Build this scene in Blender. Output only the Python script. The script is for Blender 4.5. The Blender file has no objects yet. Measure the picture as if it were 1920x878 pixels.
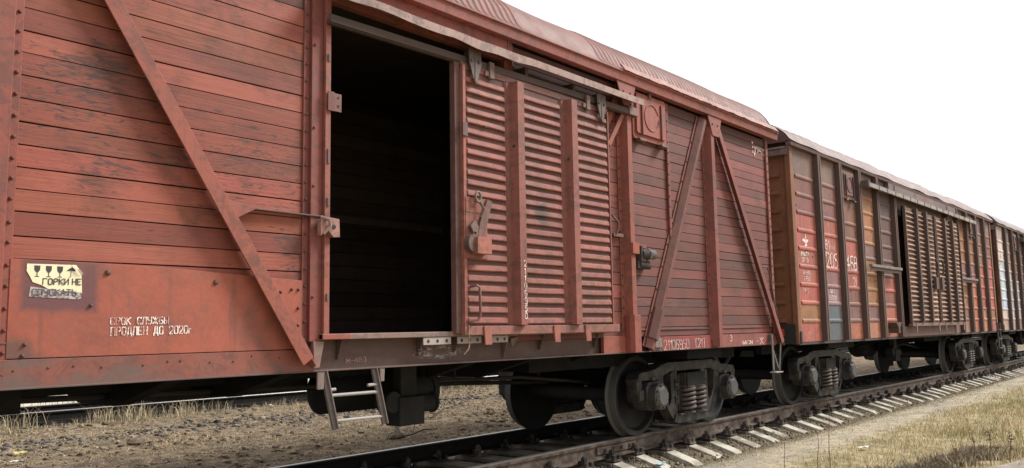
import bpy, math, random
import numpy as np
from mathutils import Vector, Matrix, noise as mnoise

R = math.radians
scene = bpy.context.scene
col = scene.collection
random.seed(7)
rng = random.Random(11)

# ---------------------------------------------------------------- camera
cam_d = bpy.data.cameras.new("camera")
cam = bpy.data.objects.new("camera", cam_d)
col.objects.link(cam)
YAW, PITCH, ROLL = R(49.58), R(6.442), R(-0.97)
fw = Vector((math.sin(YAW), math.cos(YAW), 0)); rt = Vector((math.cos(YAW), -math.sin(YAW), 0)); up = Vector((0, 0, 1))
Fv = fw*math.cos(PITCH) + up*math.sin(PITCH)
Uv = up*math.cos(PITCH) - fw*math.sin(PITCH)
Rv = rt*math.cos(ROLL) + Uv*math.sin(ROLL)
Uv = Uv*math.cos(ROLL) - rt*math.sin(ROLL)
M = Matrix.Identity(4)
for i in range(3):
    M[i][0] = Rv[i]; M[i][1] = Uv[i]; M[i][2] = -Fv[i]
M.translation = Vector((-4.746, -6.429, 1.30))
cam.matrix_world = M
cam_d.sensor_width = 36
cam_d.lens = 36*1577.26/1920
cam_d.clip_start = 0.1; cam_d.clip_end = 3000
scene.camera = cam

# ---------------------------------------------------------------- sky, sun, exposure
SUN_EL, SUN_AZ = R(42), R(120)          # azimuth measured from +Y towards +X
world = bpy.data.worlds.new("World"); scene.world = world
world.use_nodes = True
wn = world.node_tree; wn.nodes.clear()
sky = wn.nodes.new('ShaderNodeTexSky'); sky.sky_type = 'NISHITA'; sky.sun_disc = False
sky.sun_elevation = SUN_EL; sky.sun_rotation = SUN_AZ
sky.air_density = 1.0; sky.dust_density = 3.0
hs = wn.nodes.new('ShaderNodeHueSaturation'); hs.inputs['Saturation'].default_value = 0.10
mixw = wn.nodes.new('ShaderNodeMix'); mixw.data_type = 'RGBA'; mixw.inputs['Factor'].default_value = 0.85
mixw.inputs[7].default_value = (16.8, 17.0, 17.3, 1)      # even cloud layer over the sky
bg = wn.nodes.new('ShaderNodeBackground'); bg.inputs['Strength'].default_value = 0.052
wo = wn.nodes.new('ShaderNodeOutputWorld')
wn.links.new(sky.outputs[0], hs.inputs['Color'])
wn.links.new(hs.outputs[0], mixw.inputs[6])
wn.links.new(mixw.outputs[2], bg.inputs['Color'])
wn.links.new(bg.outputs[0], wo.inputs['Surface'])

sun_d = bpy.data.lights.new("sun", 'SUN'); sun_d.energy = 4.2; sun_d.angle = R(20); sun_d.color = (1.0, 0.965, 0.91)
sun = bpy.data.objects.new("sun", sun_d); col.objects.link(sun)
sd = Vector((math.sin(SUN_AZ)*math.cos(SUN_EL), math.cos(SUN_AZ)*math.cos(SUN_EL), math.sin(SUN_EL)))
sun.rotation_euler = sd.to_track_quat('Z', 'Y').to_euler()
sun.location = (30, -20, 40)

vs = scene.view_settings
vs.view_transform = 'Standard'; vs.look = 'None'; vs.exposure = 0.42; vs.gamma = 1
scene.render.engine = 'CYCLES'
scene.cycles.max_bounces = 5

# ================================================================ materials
def nt(name):
    m = bpy.data.materials.new(name); m.use_nodes = True
    t = m.node_tree; t.nodes.clear()
    out = t.nodes.new('ShaderNodeOutputMaterial'); b = t.nodes.new('ShaderNodeBsdfPrincipled')
    t.links.new(b.outputs[0], out.inputs['Surface'])
    return m, t, b
class N:
    """tiny node helper"""
    def __init__(s, t): s.t = t
    def node(s, k, **kw):
        n = s.t.nodes.new(k)
        for a, v in kw.items(): setattr(n, a, v)
        return n
    def put(s, sock, v):
        if hasattr(v, 'is_output') or isinstance(v, bpy.types.NodeSocket): s.t.links.new(v, sock)
        else: sock.default_value = v
    def attr(s, name):
        n = s.node('ShaderNodeAttribute'); n.attribute_name = name; return n
    def pos(s, scale=(1, 1, 1), off=None):
        g = s.node('ShaderNodeNewGeometry').outputs['Position']
        mp = s.node('ShaderNodeMapping'); s.put(mp.inputs['Vector'], g); mp.inputs['Scale'].default_value = scale
        if off is not None: s.put(mp.inputs['Location'], off)
        return mp.outputs[0]
    def noise(s, vec, scale, detail=4, rough=.55, dist=0):
        n = s.node('ShaderNodeTexNoise'); s.put(n.inputs['Vector'], vec); n.inputs['Scale'].default_value = scale
        n.inputs['Detail'].default_value = detail; n.inputs['Roughness'].default_value = rough; n.inputs['Distortion'].default_value = dist
        return n.outputs['Fac']
    def voro(s, vec, scale):
        n = s.node('ShaderNodeTexVoronoi'); s.put(n.inputs['Vector'], vec); n.inputs['Scale'].default_value = scale
        return n
    def ramp(s, fac, lo, hi, a=0., b=1.):
        n = s.node('ShaderNodeMapRange'); n.interpolation_type = 'SMOOTHSTEP'
        s.put(n.inputs['Value'], fac); s.put(n.inputs['From Min'], lo); s.put(n.inputs['From Max'], hi)
        n.inputs['To Min'].default_value = a; n.inputs['To Max'].default_value = b
        return n.outputs[0]
    def math(s, op, a, b=0., c=0., clamp=False):
        n = s.node('ShaderNodeMath'); n.operation = op; n.use_clamp = clamp
        s.put(n.inputs[0], a); s.put(n.inputs[1], b)
        if op in ('MULTIPLY_ADD', 'COMPARE', 'SMOOTH_MIN'): s.put(n.inputs[2], c)
        return n.outputs[0]
    def mix(s, f, a, b, mode='MIX'):
        n = s.node('ShaderNodeMix'); n.data_type = 'RGBA'; n.blend_type = mode
        s.put(n.inputs[0], f); s.put(n.inputs[6], a); s.put(n.inputs[7], b)
        return n.outputs[2]
    def bump(s, h, strength, dist=.01, normal=None):
        n = s.node('ShaderNodeBump'); s.put(n.inputs['Height'], h); n.inputs['Strength'].default_value = strength; n.inputs['Distance'].default_value = dist
        if normal is not None: s.put(n.inputs['Normal'], normal)
        return n.outputs[0]
    def grey(s, v):
        n = s.node('ShaderNodeCombineColor'); s.put(n.inputs[0], v); s.put(n.inputs[1], v); s.put(n.inputs[2], v); return n.outputs[0]

def c4(c, k=1.): return (c[0]*k, c[1]*k, c[2]*k, 1)

def mat_paint(name, dirt=.5, rust=(.055, .035, .03), rough=.62, scale=1., streak=.35, spec=.35, metal=0., wash=None, blotamt=1.):
    """old paint on steel: tint attribute = paint colour, worn and dusty"""
    m, t, b = nt(name); n = N(t)
    tint = n.attr('tint').outputs['Color']
    big = n.noise(n.pos((.9*scale, .9*scale, .9*scale)), 1.0, 3)
    mid = n.noise(n.pos(), 4.5*scale, 8, .65, .6)
    fine = n.noise(n.pos(), 38*scale, 5, .6)
    strk = n.noise(n.pos((16, 16, 1.1)), 1.0, 4, .6)
    v = n.math('MULTIPLY_ADD', big, .70, .53)
    v2 = n.math('MULTIPLY', v, n.math('MULTIPLY_ADD', fine, .32, .84))
    c = n.mix(1., tint, n.grey(v2), 'MULTIPLY')
    # fading to a paler pink / darker brown
    c = n.mix(n.ramp(mid, .52, .75, 0, .30), c, n.mix(.55, c, (.28, .17, .145, 1)))
    c = n.mix(n.ramp(n.noise(n.pos((3, 3, 2)), 1.0, 6, .65, .5), .50, .72, 0, .55), c, n.mix(.6, c, c4(rust, 1.3)))
    blot = n.noise(n.pos((9, 9, 12)), 1.0, 7, .7, .8); patch = n.noise(n.pos((1.7, 1.7, 1.7)), 1.0, 2)
    c = n.mix(n.math('MULTIPLY', n.ramp(n.math('ADD', blot, n.math('MULTIPLY', patch, .35)), .64, .80), (.35+.4*dirt)*blotamt), c, n.mix(.72, c, c4(rust, 1.2)))
    if wash: c = n.mix(n.ramp(n.noise(n.pos((2.6, 2.6, 1.6)), 1.0, 6, .68, .6), .48, .68, 0, .45), c, wash)
    dmask = n.math('MULTIPLY', n.ramp(strk, .52, .78), streak)
    c = n.mix(dmask, c, c4(rust, 1.4))
    rmask = n.math('MULTIPLY', n.ramp(n.math('ADD', mid, n.math('MULTIPLY', fine, .22)), .74, .86), dirt)
    c = n.mix(rmask, c, c4(rust))
    spk = n.ramp(n.noise(n.pos(), 90, 2), .70, .76, 0, .6*dirt)
    c = n.mix(spk, c, c4(rust, .6))
    n.put(b.inputs['Base Color'], c)
    n.put(b.inputs['Roughness'], n.math('MULTIPLY_ADD', mid, .3, rough-.12))
    b.inputs['Specular IOR Level'].default_value = spec
    b.inputs['Metallic'].default_value = metal
    n.put(b.inputs['Normal'], n.bump(n.math('ADD', n.math('MULTIPLY', mid, .8), n.math('MULTIPLY', fine, .35)), .35, .008))
    return m

def mat_wood(name, worn=(.062, .044, .040), amount=.5):
    """painted boards; tint = paint colour, rnd.r = board offset, rnd.g = how weathered the board is"""
    m, t, b = nt(name); n = N(t)
    tint = n.attr('tint').outputs['Color']
    sp = n.node('ShaderNodeSeparateColor'); n.put(sp.inputs[0], n.attr('rnd').outputs['Color'])
    off = n.node('ShaderNodeCombineXYZ'); n.put(off.inputs[0], n.math('MULTIPLY', sp.outputs[0], 37.)); n.put(off.inputs[2], n.math('MULTIPLY', sp.outputs[0], 11.))
    grain = n.noise(n.pos((2.2, 20, 70), off.outputs[0]), 1.0, 6, .62, .35)
    grain2 = n.noise(n.pos((.9, 9, 22), off.outputs[0]), 1.0, 5, .6, .8)
    blot = n.noise(n.pos((1.5, 3, 3.6), off.outputs[0]), 1.0, 7, .62, .5)
    fine = n.noise(n.pos((9, 40, 160), off.outputs[0]), 1.0, 3)
    vo = n.voro(n.pos((1.9, 0.01, 7.0), off.outputs[0]), 1.0)
    knot = n.math('SUBTRACT', 1., n.ramp(n.math('ADD', vo.outputs['Distance'], n.math('MULTIPLY', grain2, .16)), .10, .22))
    v = n.math('MULTIPLY', n.math('MULTIPLY_ADD', grain, .50, .68), n.math('MULTIPLY_ADD', blot, .80, .54))
    c = n.mix(1., tint, n.grey(v), 'MULTIPLY')
    c = n.mix(n.ramp(grain2, .50, .74, 0, .20), c, n.mix(.5, c, (.34, .18, .14, 1)))
    wv = n.math('ADD', n.math('ADD', n.math('MULTIPLY', blot, .70), n.math('MULTIPLY', grain, .42)), n.math('MULTIPLY_ADD', sp.outputs[1], .26, -.13))
    wm = n.math('MULTIPLY', n.ramp(wv, .555, .76), amount*1.5, clamp=True)
    c = n.mix(wm, c, c4(worn))
    # scuffs: short dark drags along the board, and broad grime that ignores the joints
    scf = n.noise(n.pos((7, 18, 40), off.outputs[0]), 1.0, 6, .75, 1.6)
    zone = n.noise(n.pos((1.1, 1.1, 1.5)), 1.0, 3, .5)
    c = n.mix(n.math('MULTIPLY', n.ramp(n.math('ADD', scf, n.math('MULTIPLY', zone, .6)), .845, .96), .9), c, c4(worn, 1.15))
    c = n.mix(n.math('MULTIPLY', n.ramp(n.noise(n.pos((2.2, 2.2, 3.0)), 1.0, 6, .65, .4), .47, .68), .62), c, (.095, .040, .030, 1))
    c = n.mix(n.math('MULTIPLY', knot, .72), c, c4(worn, .7))
    c = n.mix(n.ramp(fine, .66, .80, 0, .30), c, c4(worn, .8))
    n.put(b.inputs['Base Color'], c)
    n.put(b.inputs['Roughness'], n.math('MULTIPLY_ADD', wm, .2, .62))
    b.inputs['Specular IOR Level'].default_value = .3
    n.put(b.inputs['Normal'], n.bump(n.math('SUBTRACT', n.math('ADD', n.math('MULTIPLY', grain, .8), n.math('MULTIPLY', fine, .25)), n.math('MULTIPLY', wm, .5)), .5, .006))
    return m

def mat_dull(name, rough=.75, var=.5, dust=(.16, .13, .10), dustamt=.25, scale=8., spec=.3, metal=0., bump=.4, grime=0.):
    """bare or greasy iron, concrete, bark: tint colour, mottled, dust on it"""
    m, t, b = nt(name); n = N(t)
    tint = n.attr('tint').outputs['Color']
    a = n.noise(n.pos(), scale, 7, .65, .3); f = n.noise(n.pos(), scale*7, 4)
    c = n.mix(1., tint, n.grey(n.math('MULTIPLY_ADD', a, var*2, 1-var)), 'MULTIPLY')
    c = n.mix(n.ramp(n.math('ADD', a, n.math('MULTIPLY', f, .3)), .55, .85, 0, dustamt), c, c4(dust))
    if grime: c = n.mix(n.ramp(n.noise(n.pos((1.6, 3.5, 2)), 1.0, 5, .6), .42, .66, 0, grime), c, c4(dust, .8))
    n.put(b.inputs['Base Color'], c)
    n.put(b.inputs['Roughness'], n.math('MULTIPLY_ADD', f, .25, rough-.12))
    b.inputs['Specular IOR Level'].default_value = spec; b.inputs['Metallic'].default_value = metal
    n.put(b.inputs['Normal'], n.bump(n.math('ADD', a, n.math('MULTIPLY', f, .5)), bump, .006))
    return m

WOOD = mat_wood("painted_boards", worn=(.050, .033, .031), amount=.55)
WOODW = mat_wood("weathered_boards", worn=(.095, .058, .051), amount=.62)
PAINT = mat_paint("red_lead_paint", dirt=.7, streak=.55)
PAINTD = mat_paint("dusty_paint", dirt=.8, streak=.6)
PATCH = mat_paint("patched_paint", dirt=.9, rust=(.05, .035, .03), streak=.75, scale=1.6, wash=(.26, .098, .050, 1), blotamt=.6)
IRON = mat_dull("black_iron", rough=.8, var=.5, dustamt=.10, dust=(.05, .045, .04), scale=5, spec=.15)
CAST = mat_dull("cast_steel", rough=.62, var=.65, dustamt=.7, dust=(.085, .070, .059), scale=7, spec=.3)
TYRE = mat_dull("wheel_steel", rough=.6, var=.45, dustamt=.3, dust=(.040, .032, .027), scale=5, spec=.25)
RAILM = mat_dull("rail_steel", rough=.75, var=.6, dustamt=.65, dust=(.22, .17, .135), scale=7, spec=.25)
RAILTOPD = mat_dull("dull_running_surface", rough=.72, var=.45, dustamt=.5, dust=(.16, .135, .11), scale=9, spec=.25, bump=.2)
RAILTOP = mat_dull("rail_running_surface", rough=.30, var=.3, dustamt=.3, dust=(.10, .085, .07), scale=5, spec=.6, bump=.1)
RAILD = mat_dull("shaded_rail_steel", rough=.8, var=.4, dustamt=.10, dust=(.03, .026, .022), scale=9, spec=.12)  # near-black copy of the rail steel, shade put into its colour
CONC = mat_dull("concrete", rough=.85, var=.28, dustamt=.8, dust=(.20, .165, .125), scale=6, spec=.2, grime=.75)
BARK = mat_dull("bark", rough=.85, var=.4, dustamt=.2, scale=30, spec=.2)
GREYM = mat_dull("grey_steel", rough=.6, var=.3, dustamt=.35, dust=(.19, .145, .13), scale=14, spec=.35)

def mat_letters():
    m, t, b = nt("white_lettering"); n = N(t)
    f = n.noise(n.pos(), 42, 5, .7); g = n.noise(n.pos(), 8, 3)
    tint = n.attr('tint').outputs['Color']
    c = n.mix(n.ramp(n.math('ADD', f, n.math('MULTIPLY', g, .4)), .60, .80, 0, .85), tint, (.33, .12, .09, 1))
    n.put(b.inputs['Base Color'], c); b.inputs['Roughness'].default_value = .7
    return m
LETTER = mat_letters()

def mat_plate():
    """lower steel sheet of the near panel: fresh red lead with a darker washed patch round the sticker and dirt in its corner"""
    m = mat_paint("steel_sheet_paint", dirt=.30, streak=.45, blotamt=.35)
    t = m.node_tree; n = N(t)
    b = [x for x in t.nodes if x.type == 'BSDF_PRINCIPLED'][0]
    src = b.inputs['Base Color'].links[0].from_socket
    sx = n.node('ShaderNodeSeparateXYZ'); n.put(sx.inputs[0], n.node('ShaderNodeNewGeometry').outputs['Position'])
    w = n.noise(n.pos(), 7, 5, .6); w2 = n.noise(n.pos(), 3, 6, .65)
    dx = n.math('ABSOLUTE', n.math('SUBTRACT', sx.outputs[0], -2.80)); dz = n.math('ABSOLUTE', n.math('SUBTRACT', sx.outputs[2], 1.585))
    d = n.math('MAXIMUM', n.math('SUBTRACT', dx, .195), n.math('SUBTRACT', dz, .135))
    d = n.math('ADD', d, n.math('MULTIPLY_ADD', w, .05, -.025))
    mask = n.math('SUBTRACT', 1., n.ramp(d, -.02, .035))
    c = n.mix(n.math('MULTIPLY', mask, .88), src, (.115, .052, .056, 1))
    # grime in the lower left corner
    e = n.math('ADD', n.math('SUBTRACT', sx.outputs[2], 1.19), n.math('MULTIPLY', n.math('SUBTRACT', sx.outputs[0], -3.05), .45))
    g = n.math('SUBTRACT', 1., n.ramp(n.math('ADD', e, n.math('MULTIPLY_ADD', w2, .36, -.18)), .05, .15))
    c = n.mix(n.math('MULTIPLY', g, .8), c, (.10, .06, .05, 1))
    # bruises
    g2 = n.ramp(w2, .55, .70, 0, .6)
    c = n.mix(g2, c, (.16, .07, .06, 1))
    n.put(b.inputs['Base Color'], c)
    return m
PLATE = mat_plate()

def mat_door():
    """door panels: as the other paint, with the dark greasy smudge in the middle panel"""
    m = mat_paint("door_paint", dirt=.8, streak=.6); t = m.node_tree; n = N(t)
    b = [x for x in t.nodes if x.type == 'BSDF_PRINCIPLED'][0]; src = b.inputs['Base Color'].links[0].from_socket
    sx = n.node('ShaderNodeSeparateXYZ'); n.put(sx.inputs[0], n.node('ShaderNodeNewGeometry').outputs['Position'])
    dx = n.math('SUBTRACT', sx.outputs[0], 1.40); dz = n.math('SUBTRACT', sx.outputs[2], 2.37)
    r = n.math('SQRT', n.math('ADD', n.math('MULTIPLY', dx, dx), n.math('MULTIPLY', dz, dz)))
    r = n.math('ADD', r, n.math('MULTIPLY_ADD', n.noise(n.pos(), 9, 5, .7), .26, -.13))
    n.put(b.inputs['Base Color'], n.mix(n.ramp(r, .03, .15, .85, 0), src, (.045, .030, .028, 1)))
    return m
DOORM = mat_door()
def mat_sill():
    """side sill: dusty red-brown to grey with scuffs"""
    m = mat_paint("sill_paint", dirt=.55, streak=.45)
    t = m.node_tree; n = N(t)
    b = [x for x in t.nodes if x.type == 'BSDF_PRINCIPLED'][0]
    src = b.inputs['Base Color'].links[0].from_socket
    sx = n.node('ShaderNodeSeparateXYZ'); n.put(sx.inputs[0], n.node('ShaderNodeNewGeometry').outputs['Position'])
    s1 = n.noise(n.pos((5, 5, 14)), 1.0, 6, .7, 1.2)
    dx = n.math('DIVIDE', n.math('SUBTRACT', sx.outputs[0], .22), .26); dz = n.math('DIVIDE', n.math('SUBTRACT', sx.outputs[2], 1.125), .055)
    r = n.math('SQRT', n.math('ADD', n.math('MULTIPLY', dx, dx), n.math('MULTIPLY', dz, dz)))
    ring = n.math('SUBTRACT', 1., n.ramp(n.math('ADD', n.math('ABSOLUTE', n.math('SUBTRACT', r, .75)), n.math('MULTIPLY_ADD', s1, .9, -.45)), .05, .42))
    brk = n.ramp(n.noise(n.pos((9, 9, 30)), 1.0, 5, .7, 2.), .46, .60)
    c = n.mix(n.math('MULTIPLY', n.math('MULTIPLY', ring, brk), .7), src, (.50, .47, .46, 1))
    low = n.math('MULTIPLY', n.ramp(n.math('ADD', n.noise(n.pos(), 4, 6, .7), n.math('MULTIPLY', n.math('SUBTRACT', sx.outputs[2], 1.02), -1.6)), .36, .56), n.math('SUBTRACT', 1., n.ramp(sx.outputs[0], -2.6, -1.6)))
    c = n.mix(n.math('MULTIPLY', low, .75), c, (.12, .085, .075, 1))
    w2 = n.noise(n.pos((1.4, 1.4, 4)), 2.2, 7, .7)
    c = n.mix(n.ramp(w2, .50, .66, 0, .7), c, (.115, .085, .078, 1))
    n.put(b.inputs['Base Color'], c)
    return m
SILL = mat_sill()

def mat_sticker():
    m, t, b = nt("paper_sticker"); n = N(t)
    tint = n.attr('tint').outputs['Color']
    f = n.noise(n.pos(), 25, 4)
    c = n.mix(1., tint, n.grey(n.math('MULTIPLY_ADD', f, .2, .9)), 'MULTIPLY')
    sx = n.node('ShaderNodeSeparateXYZ'); n.put(sx.inputs[0], n.node('ShaderNodeNewGeometry').outputs['Position'])
    scr = n.noise(n.pos((30, 30, 75)), 1.0, 4, .7, 1.5)
    low = n.math('SUBTRACT', 1., n.ramp(sx.outputs[2], 1.548, 1.566))
    c = n.mix(n.math('MULTIPLY', low, n.ramp(scr, .46, .56)), c, (.10, .075, .08, 1))
    n.put(b.inputs['Base Color'], c); b.inputs['Roughness'].default_value = .55
    return m
STICK = mat_sticker()

# ================================================================ mesh builder
class MB:
    def __init__(s): s.v = []; s.f = []; s.tint = []; s.rnd = []; s.mi = []
    cur = (1, 1, 1); cr = (0, 0, 0); cm = 0
    def add(s, vs, fs, tint=None):
        o = len(s.v); s.v += [tuple(x) for x in vs]
        tt = tint or s.cur
        for f in fs:
            s.f.append(tuple(i+o for i in f)); s.tint.append(tt); s.rnd.append(s.cr); s.mi.append(s.cm)
    def box(s, x0, x1, y0, y1, z0, z1, tint=None):
        if x0 > x1: x0, x1 = x1, x0
        if y0 > y1: y0, y1 = y1, y0
        if z0 > z1: z0, z1 = z1, z0
        s.add([(x0,y0,z0),(x1,y0,z0),(x1,y1,z0),(x0,y1,z0),(x0,y0,z1),(x1,y0,z1),(x1,y1,z1),(x0,y1,z1)],
              [(0,3,2,1),(4,5,6,7),(0,1,5,4),(1,2,6,5),(2,3,7,6),(3,0,4,7)], tint)
    def prism(s, pts, a0, a1, axis='y', tint=None):
        """closed polygon (in the plane across axis) extruded from a0 to a1; y: pts=(x,z), x: pts=(y,z), z: pts=(x,y)"""
        n = len(pts)
        def P(p, a):
            return (p[0], a, p[1]) if axis == 'y' else ((a, p[0], p[1]) if axis == 'x' else (p[0], p[1], a))
        area = sum(pts[i][0]*pts[(i+1) % n][1]-pts[(i+1) % n][0]*pts[i][1] for i in range(n))
        ccw = area > 0
        if a0 > a1: a0, a1 = a1, a0
        vs = [P(p, a0) for p in pts]+[P(p, a1) for p in pts]
        fr = tuple(range(n)); bk = tuple(range(n, 2*n))
        sides = [(i, (i+1) % n, (i+1) % n+n, i+n) for i in range(n)]
        flip = (not ccw) if axis == 'y' else ccw
        if axis == 'y':
            fs = [fr, tuple(reversed(bk))]+[tuple(reversed(q)) for q in sides]
            if not ccw: fs = [tuple(reversed(q)) for q in fs]
        else:
            fs = [tuple(reversed(fr)), bk]+sides
            if not ccw: fs = [tuple(reversed(q)) for q in fs]
        s.add(vs, fs, tint)
    def sweep(s, sec, p0, p1, u, v, tint=None):
        """closed section [(a,b)] in directions u,v swept from p0 to p1"""
        p0 = Vector(p0); p1 = Vector(p1); u = Vector(u); v = Vector(v); n = len(sec)
        A = [p0+u*a+v*b for a, b in sec]; B = [p1+u*a+v*b for a, b in sec]
        fs = [tuple(range(n-1, -1, -1)), tuple(range(n, 2*n))]+[(i, (i+1) % n, (i+1) % n+n, i+n) for i in range(n)]
        area = sum(sec[i][0]*sec[(i+1) % n][1]-sec[(i+1) % n][0]*sec[i][1] for i in range(n))
        if (area > 0) != (u.cross(v).dot(p1-p0) > 0): fs = [tuple(reversed(q)) for q in fs]
        s.add(A+B, fs, tint)
    def cyl(s, p0, p1, r0, r1=None, n=12, tint=None):
        r1 = r0 if r1 is None else r1
        p0 = Vector(p0); p1 = Vector(p1); d = (p1-p0).normalized()
        a = d.orthogonal().normalized(); b = d.cross(a)
        vs = [p0+(a*math.cos(2*math.pi*i/n)+b*math.sin(2*math.pi*i/n))*r0 for i in range(n)]
        vs += [p1+(a*math.cos(2*math.pi*i/n)+b*math.sin(2*math.pi*i/n))*r1 for i in range(n)]
        s.add(vs, [tuple(range(n-1, -1, -1)), tuple(range(n, 2*n))]+[(i, (i+1) % n, (i+1) % n+n, i+n) for i in range(n)], tint)
    def tube(s, pts, r, n=8, tint=None, r1=None):
        pts = [Vector(p) for p in pts]; N_ = len(pts); vs = []; fs = []; pa = None
        for k, p in enumerate(pts):
            d = (pts[min(k+1, N_-1)]-pts[max(k-1, 0)]).normalized()
            if pa is None: a = d.orthogonal().normalized()
            else: a = (pa-d*pa.dot(d)).normalized()
            pa = a; b = d.cross(a)
            rr = r if r1 is None else r+(r1-r)*k/(N_-1)
            vs += [p+(a*math.cos(2*math.pi*i/n)+b*math.sin(2*math.pi*i/n))*rr for i in range(n)]
        for k in range(N_-1):
            for i in range(n): fs.append((k*n+i, k*n+(i+1) % n, (k+1)*n+(i+1) % n, (k+1)*n+i))
        fs.append(tuple(range(n-1, -1, -1))); fs.append(tuple(range((N_-1)*n, N_*n)))
        s.add(vs, fs, tint)
    def lathe(s, prof, c, d, n=32, tints=None):
        """closed profile [(radius, along)] turned about axis d through c"""
        c = Vector(c); d = Vector(d).normalized(); a = d.orthogonal().normalized(); b = d.cross(a); m = len(prof)
        vs = []
        for i in range(n):
            e = a*math.cos(2*math.pi*i/n)+b*math.sin(2*math.pi*i/n)
            vs += [c+e*r+d*h for r, h in prof]
        for k in range(m):
            fs = [(i*m+k, ((i+1) % n)*m+k, ((i+1) % n)*m+(k+1) % m, i*m+(k+1) % m) for i in range(n)]
            if k == 0: s.add(vs, fs, tints[k] if tints else None); o = len(s.v)-len(vs)
            else:
                for f in fs:
                    s.f.append(tuple(i+o for i in f)); s.tint.append(tints[k] if tints else s.cur); s.rnd.append(s.cr); s.mi.append(s.cm)
    def rivet(s, p, r=.013, h=.011, out=(0, -1, 0), tint=None):
        o = Vector(out); p = Vector(p); s.cyl(p, p+o*h*.6, r, r*.85, 8, tint); s.cyl(p+o*h*.6, p+o*h, r*.85, r*.4, 8, tint)
    def build(s, name, mat, parent=None, bevel=0., smooth=False, label=None, kind=None, loc=None):
        me = bpy.data.meshes.new(name); me.from_pydata(s.v, [], s.f); me.update()
        mats = mat if isinstance(mat, (list, tuple)) else [mat]
        for q in mats: me.materials.append(q)
        if len(mats) > 1: me.polygons.foreach_set('material_index', s.mi)
        a = me.attributes.new('tint', 'FLOAT_COLOR', 'FACE'); a.data.foreach_set('color', [x for t in s.tint for x in (t[0], t[1], t[2], 1)])
        a = me.attributes.new('rnd', 'FLOAT_COLOR', 'FACE'); a.data.foreach_set('color', [x for t in s.rnd for x in (t[0], t[1], t[2], 1)])
        if smooth:
            me.polygons.foreach_set('use_smooth', [True]*len(me.polygons))
            try: me.set_sharp_from_angle(angle=R(40))
            except Exception: pass
        o = bpy.data.objects.new(name, me); col.objects.link(o)
        if parent is not None: o.parent = parent
        if loc is not None: o.location = loc
        if bevel:
            bv = o.modifiers.new('bevel', 'BEVEL'); bv.width = bevel; bv.segments = 2; bv.limit_method = 'ANGLE'; bv.angle_limit = R(35)
        if label: o['label'] = label
        if kind: o['kind'] = kind
        return o

def thing(name, label, cat, loc=(0, 0, 0), group=None):
    o = bpy.data.objects.new(name, None); col.objects.link(o); o.location = loc; o.empty_display_size = .3
    o['label'] = label; o['category'] = cat
    if group: o['group'] = group
    return o
def tag(o, label, cat, group=None):
    o['label'] = label; o['category'] = cat
    if group: o['group'] = group
    return o
def copy_tree(o, parent=None):
    c = o.copy(); col.objects.link(c)
    if parent is not None: c.parent = parent
    for ch in list(o.children): copy_tree(ch, c)
    return c

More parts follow.
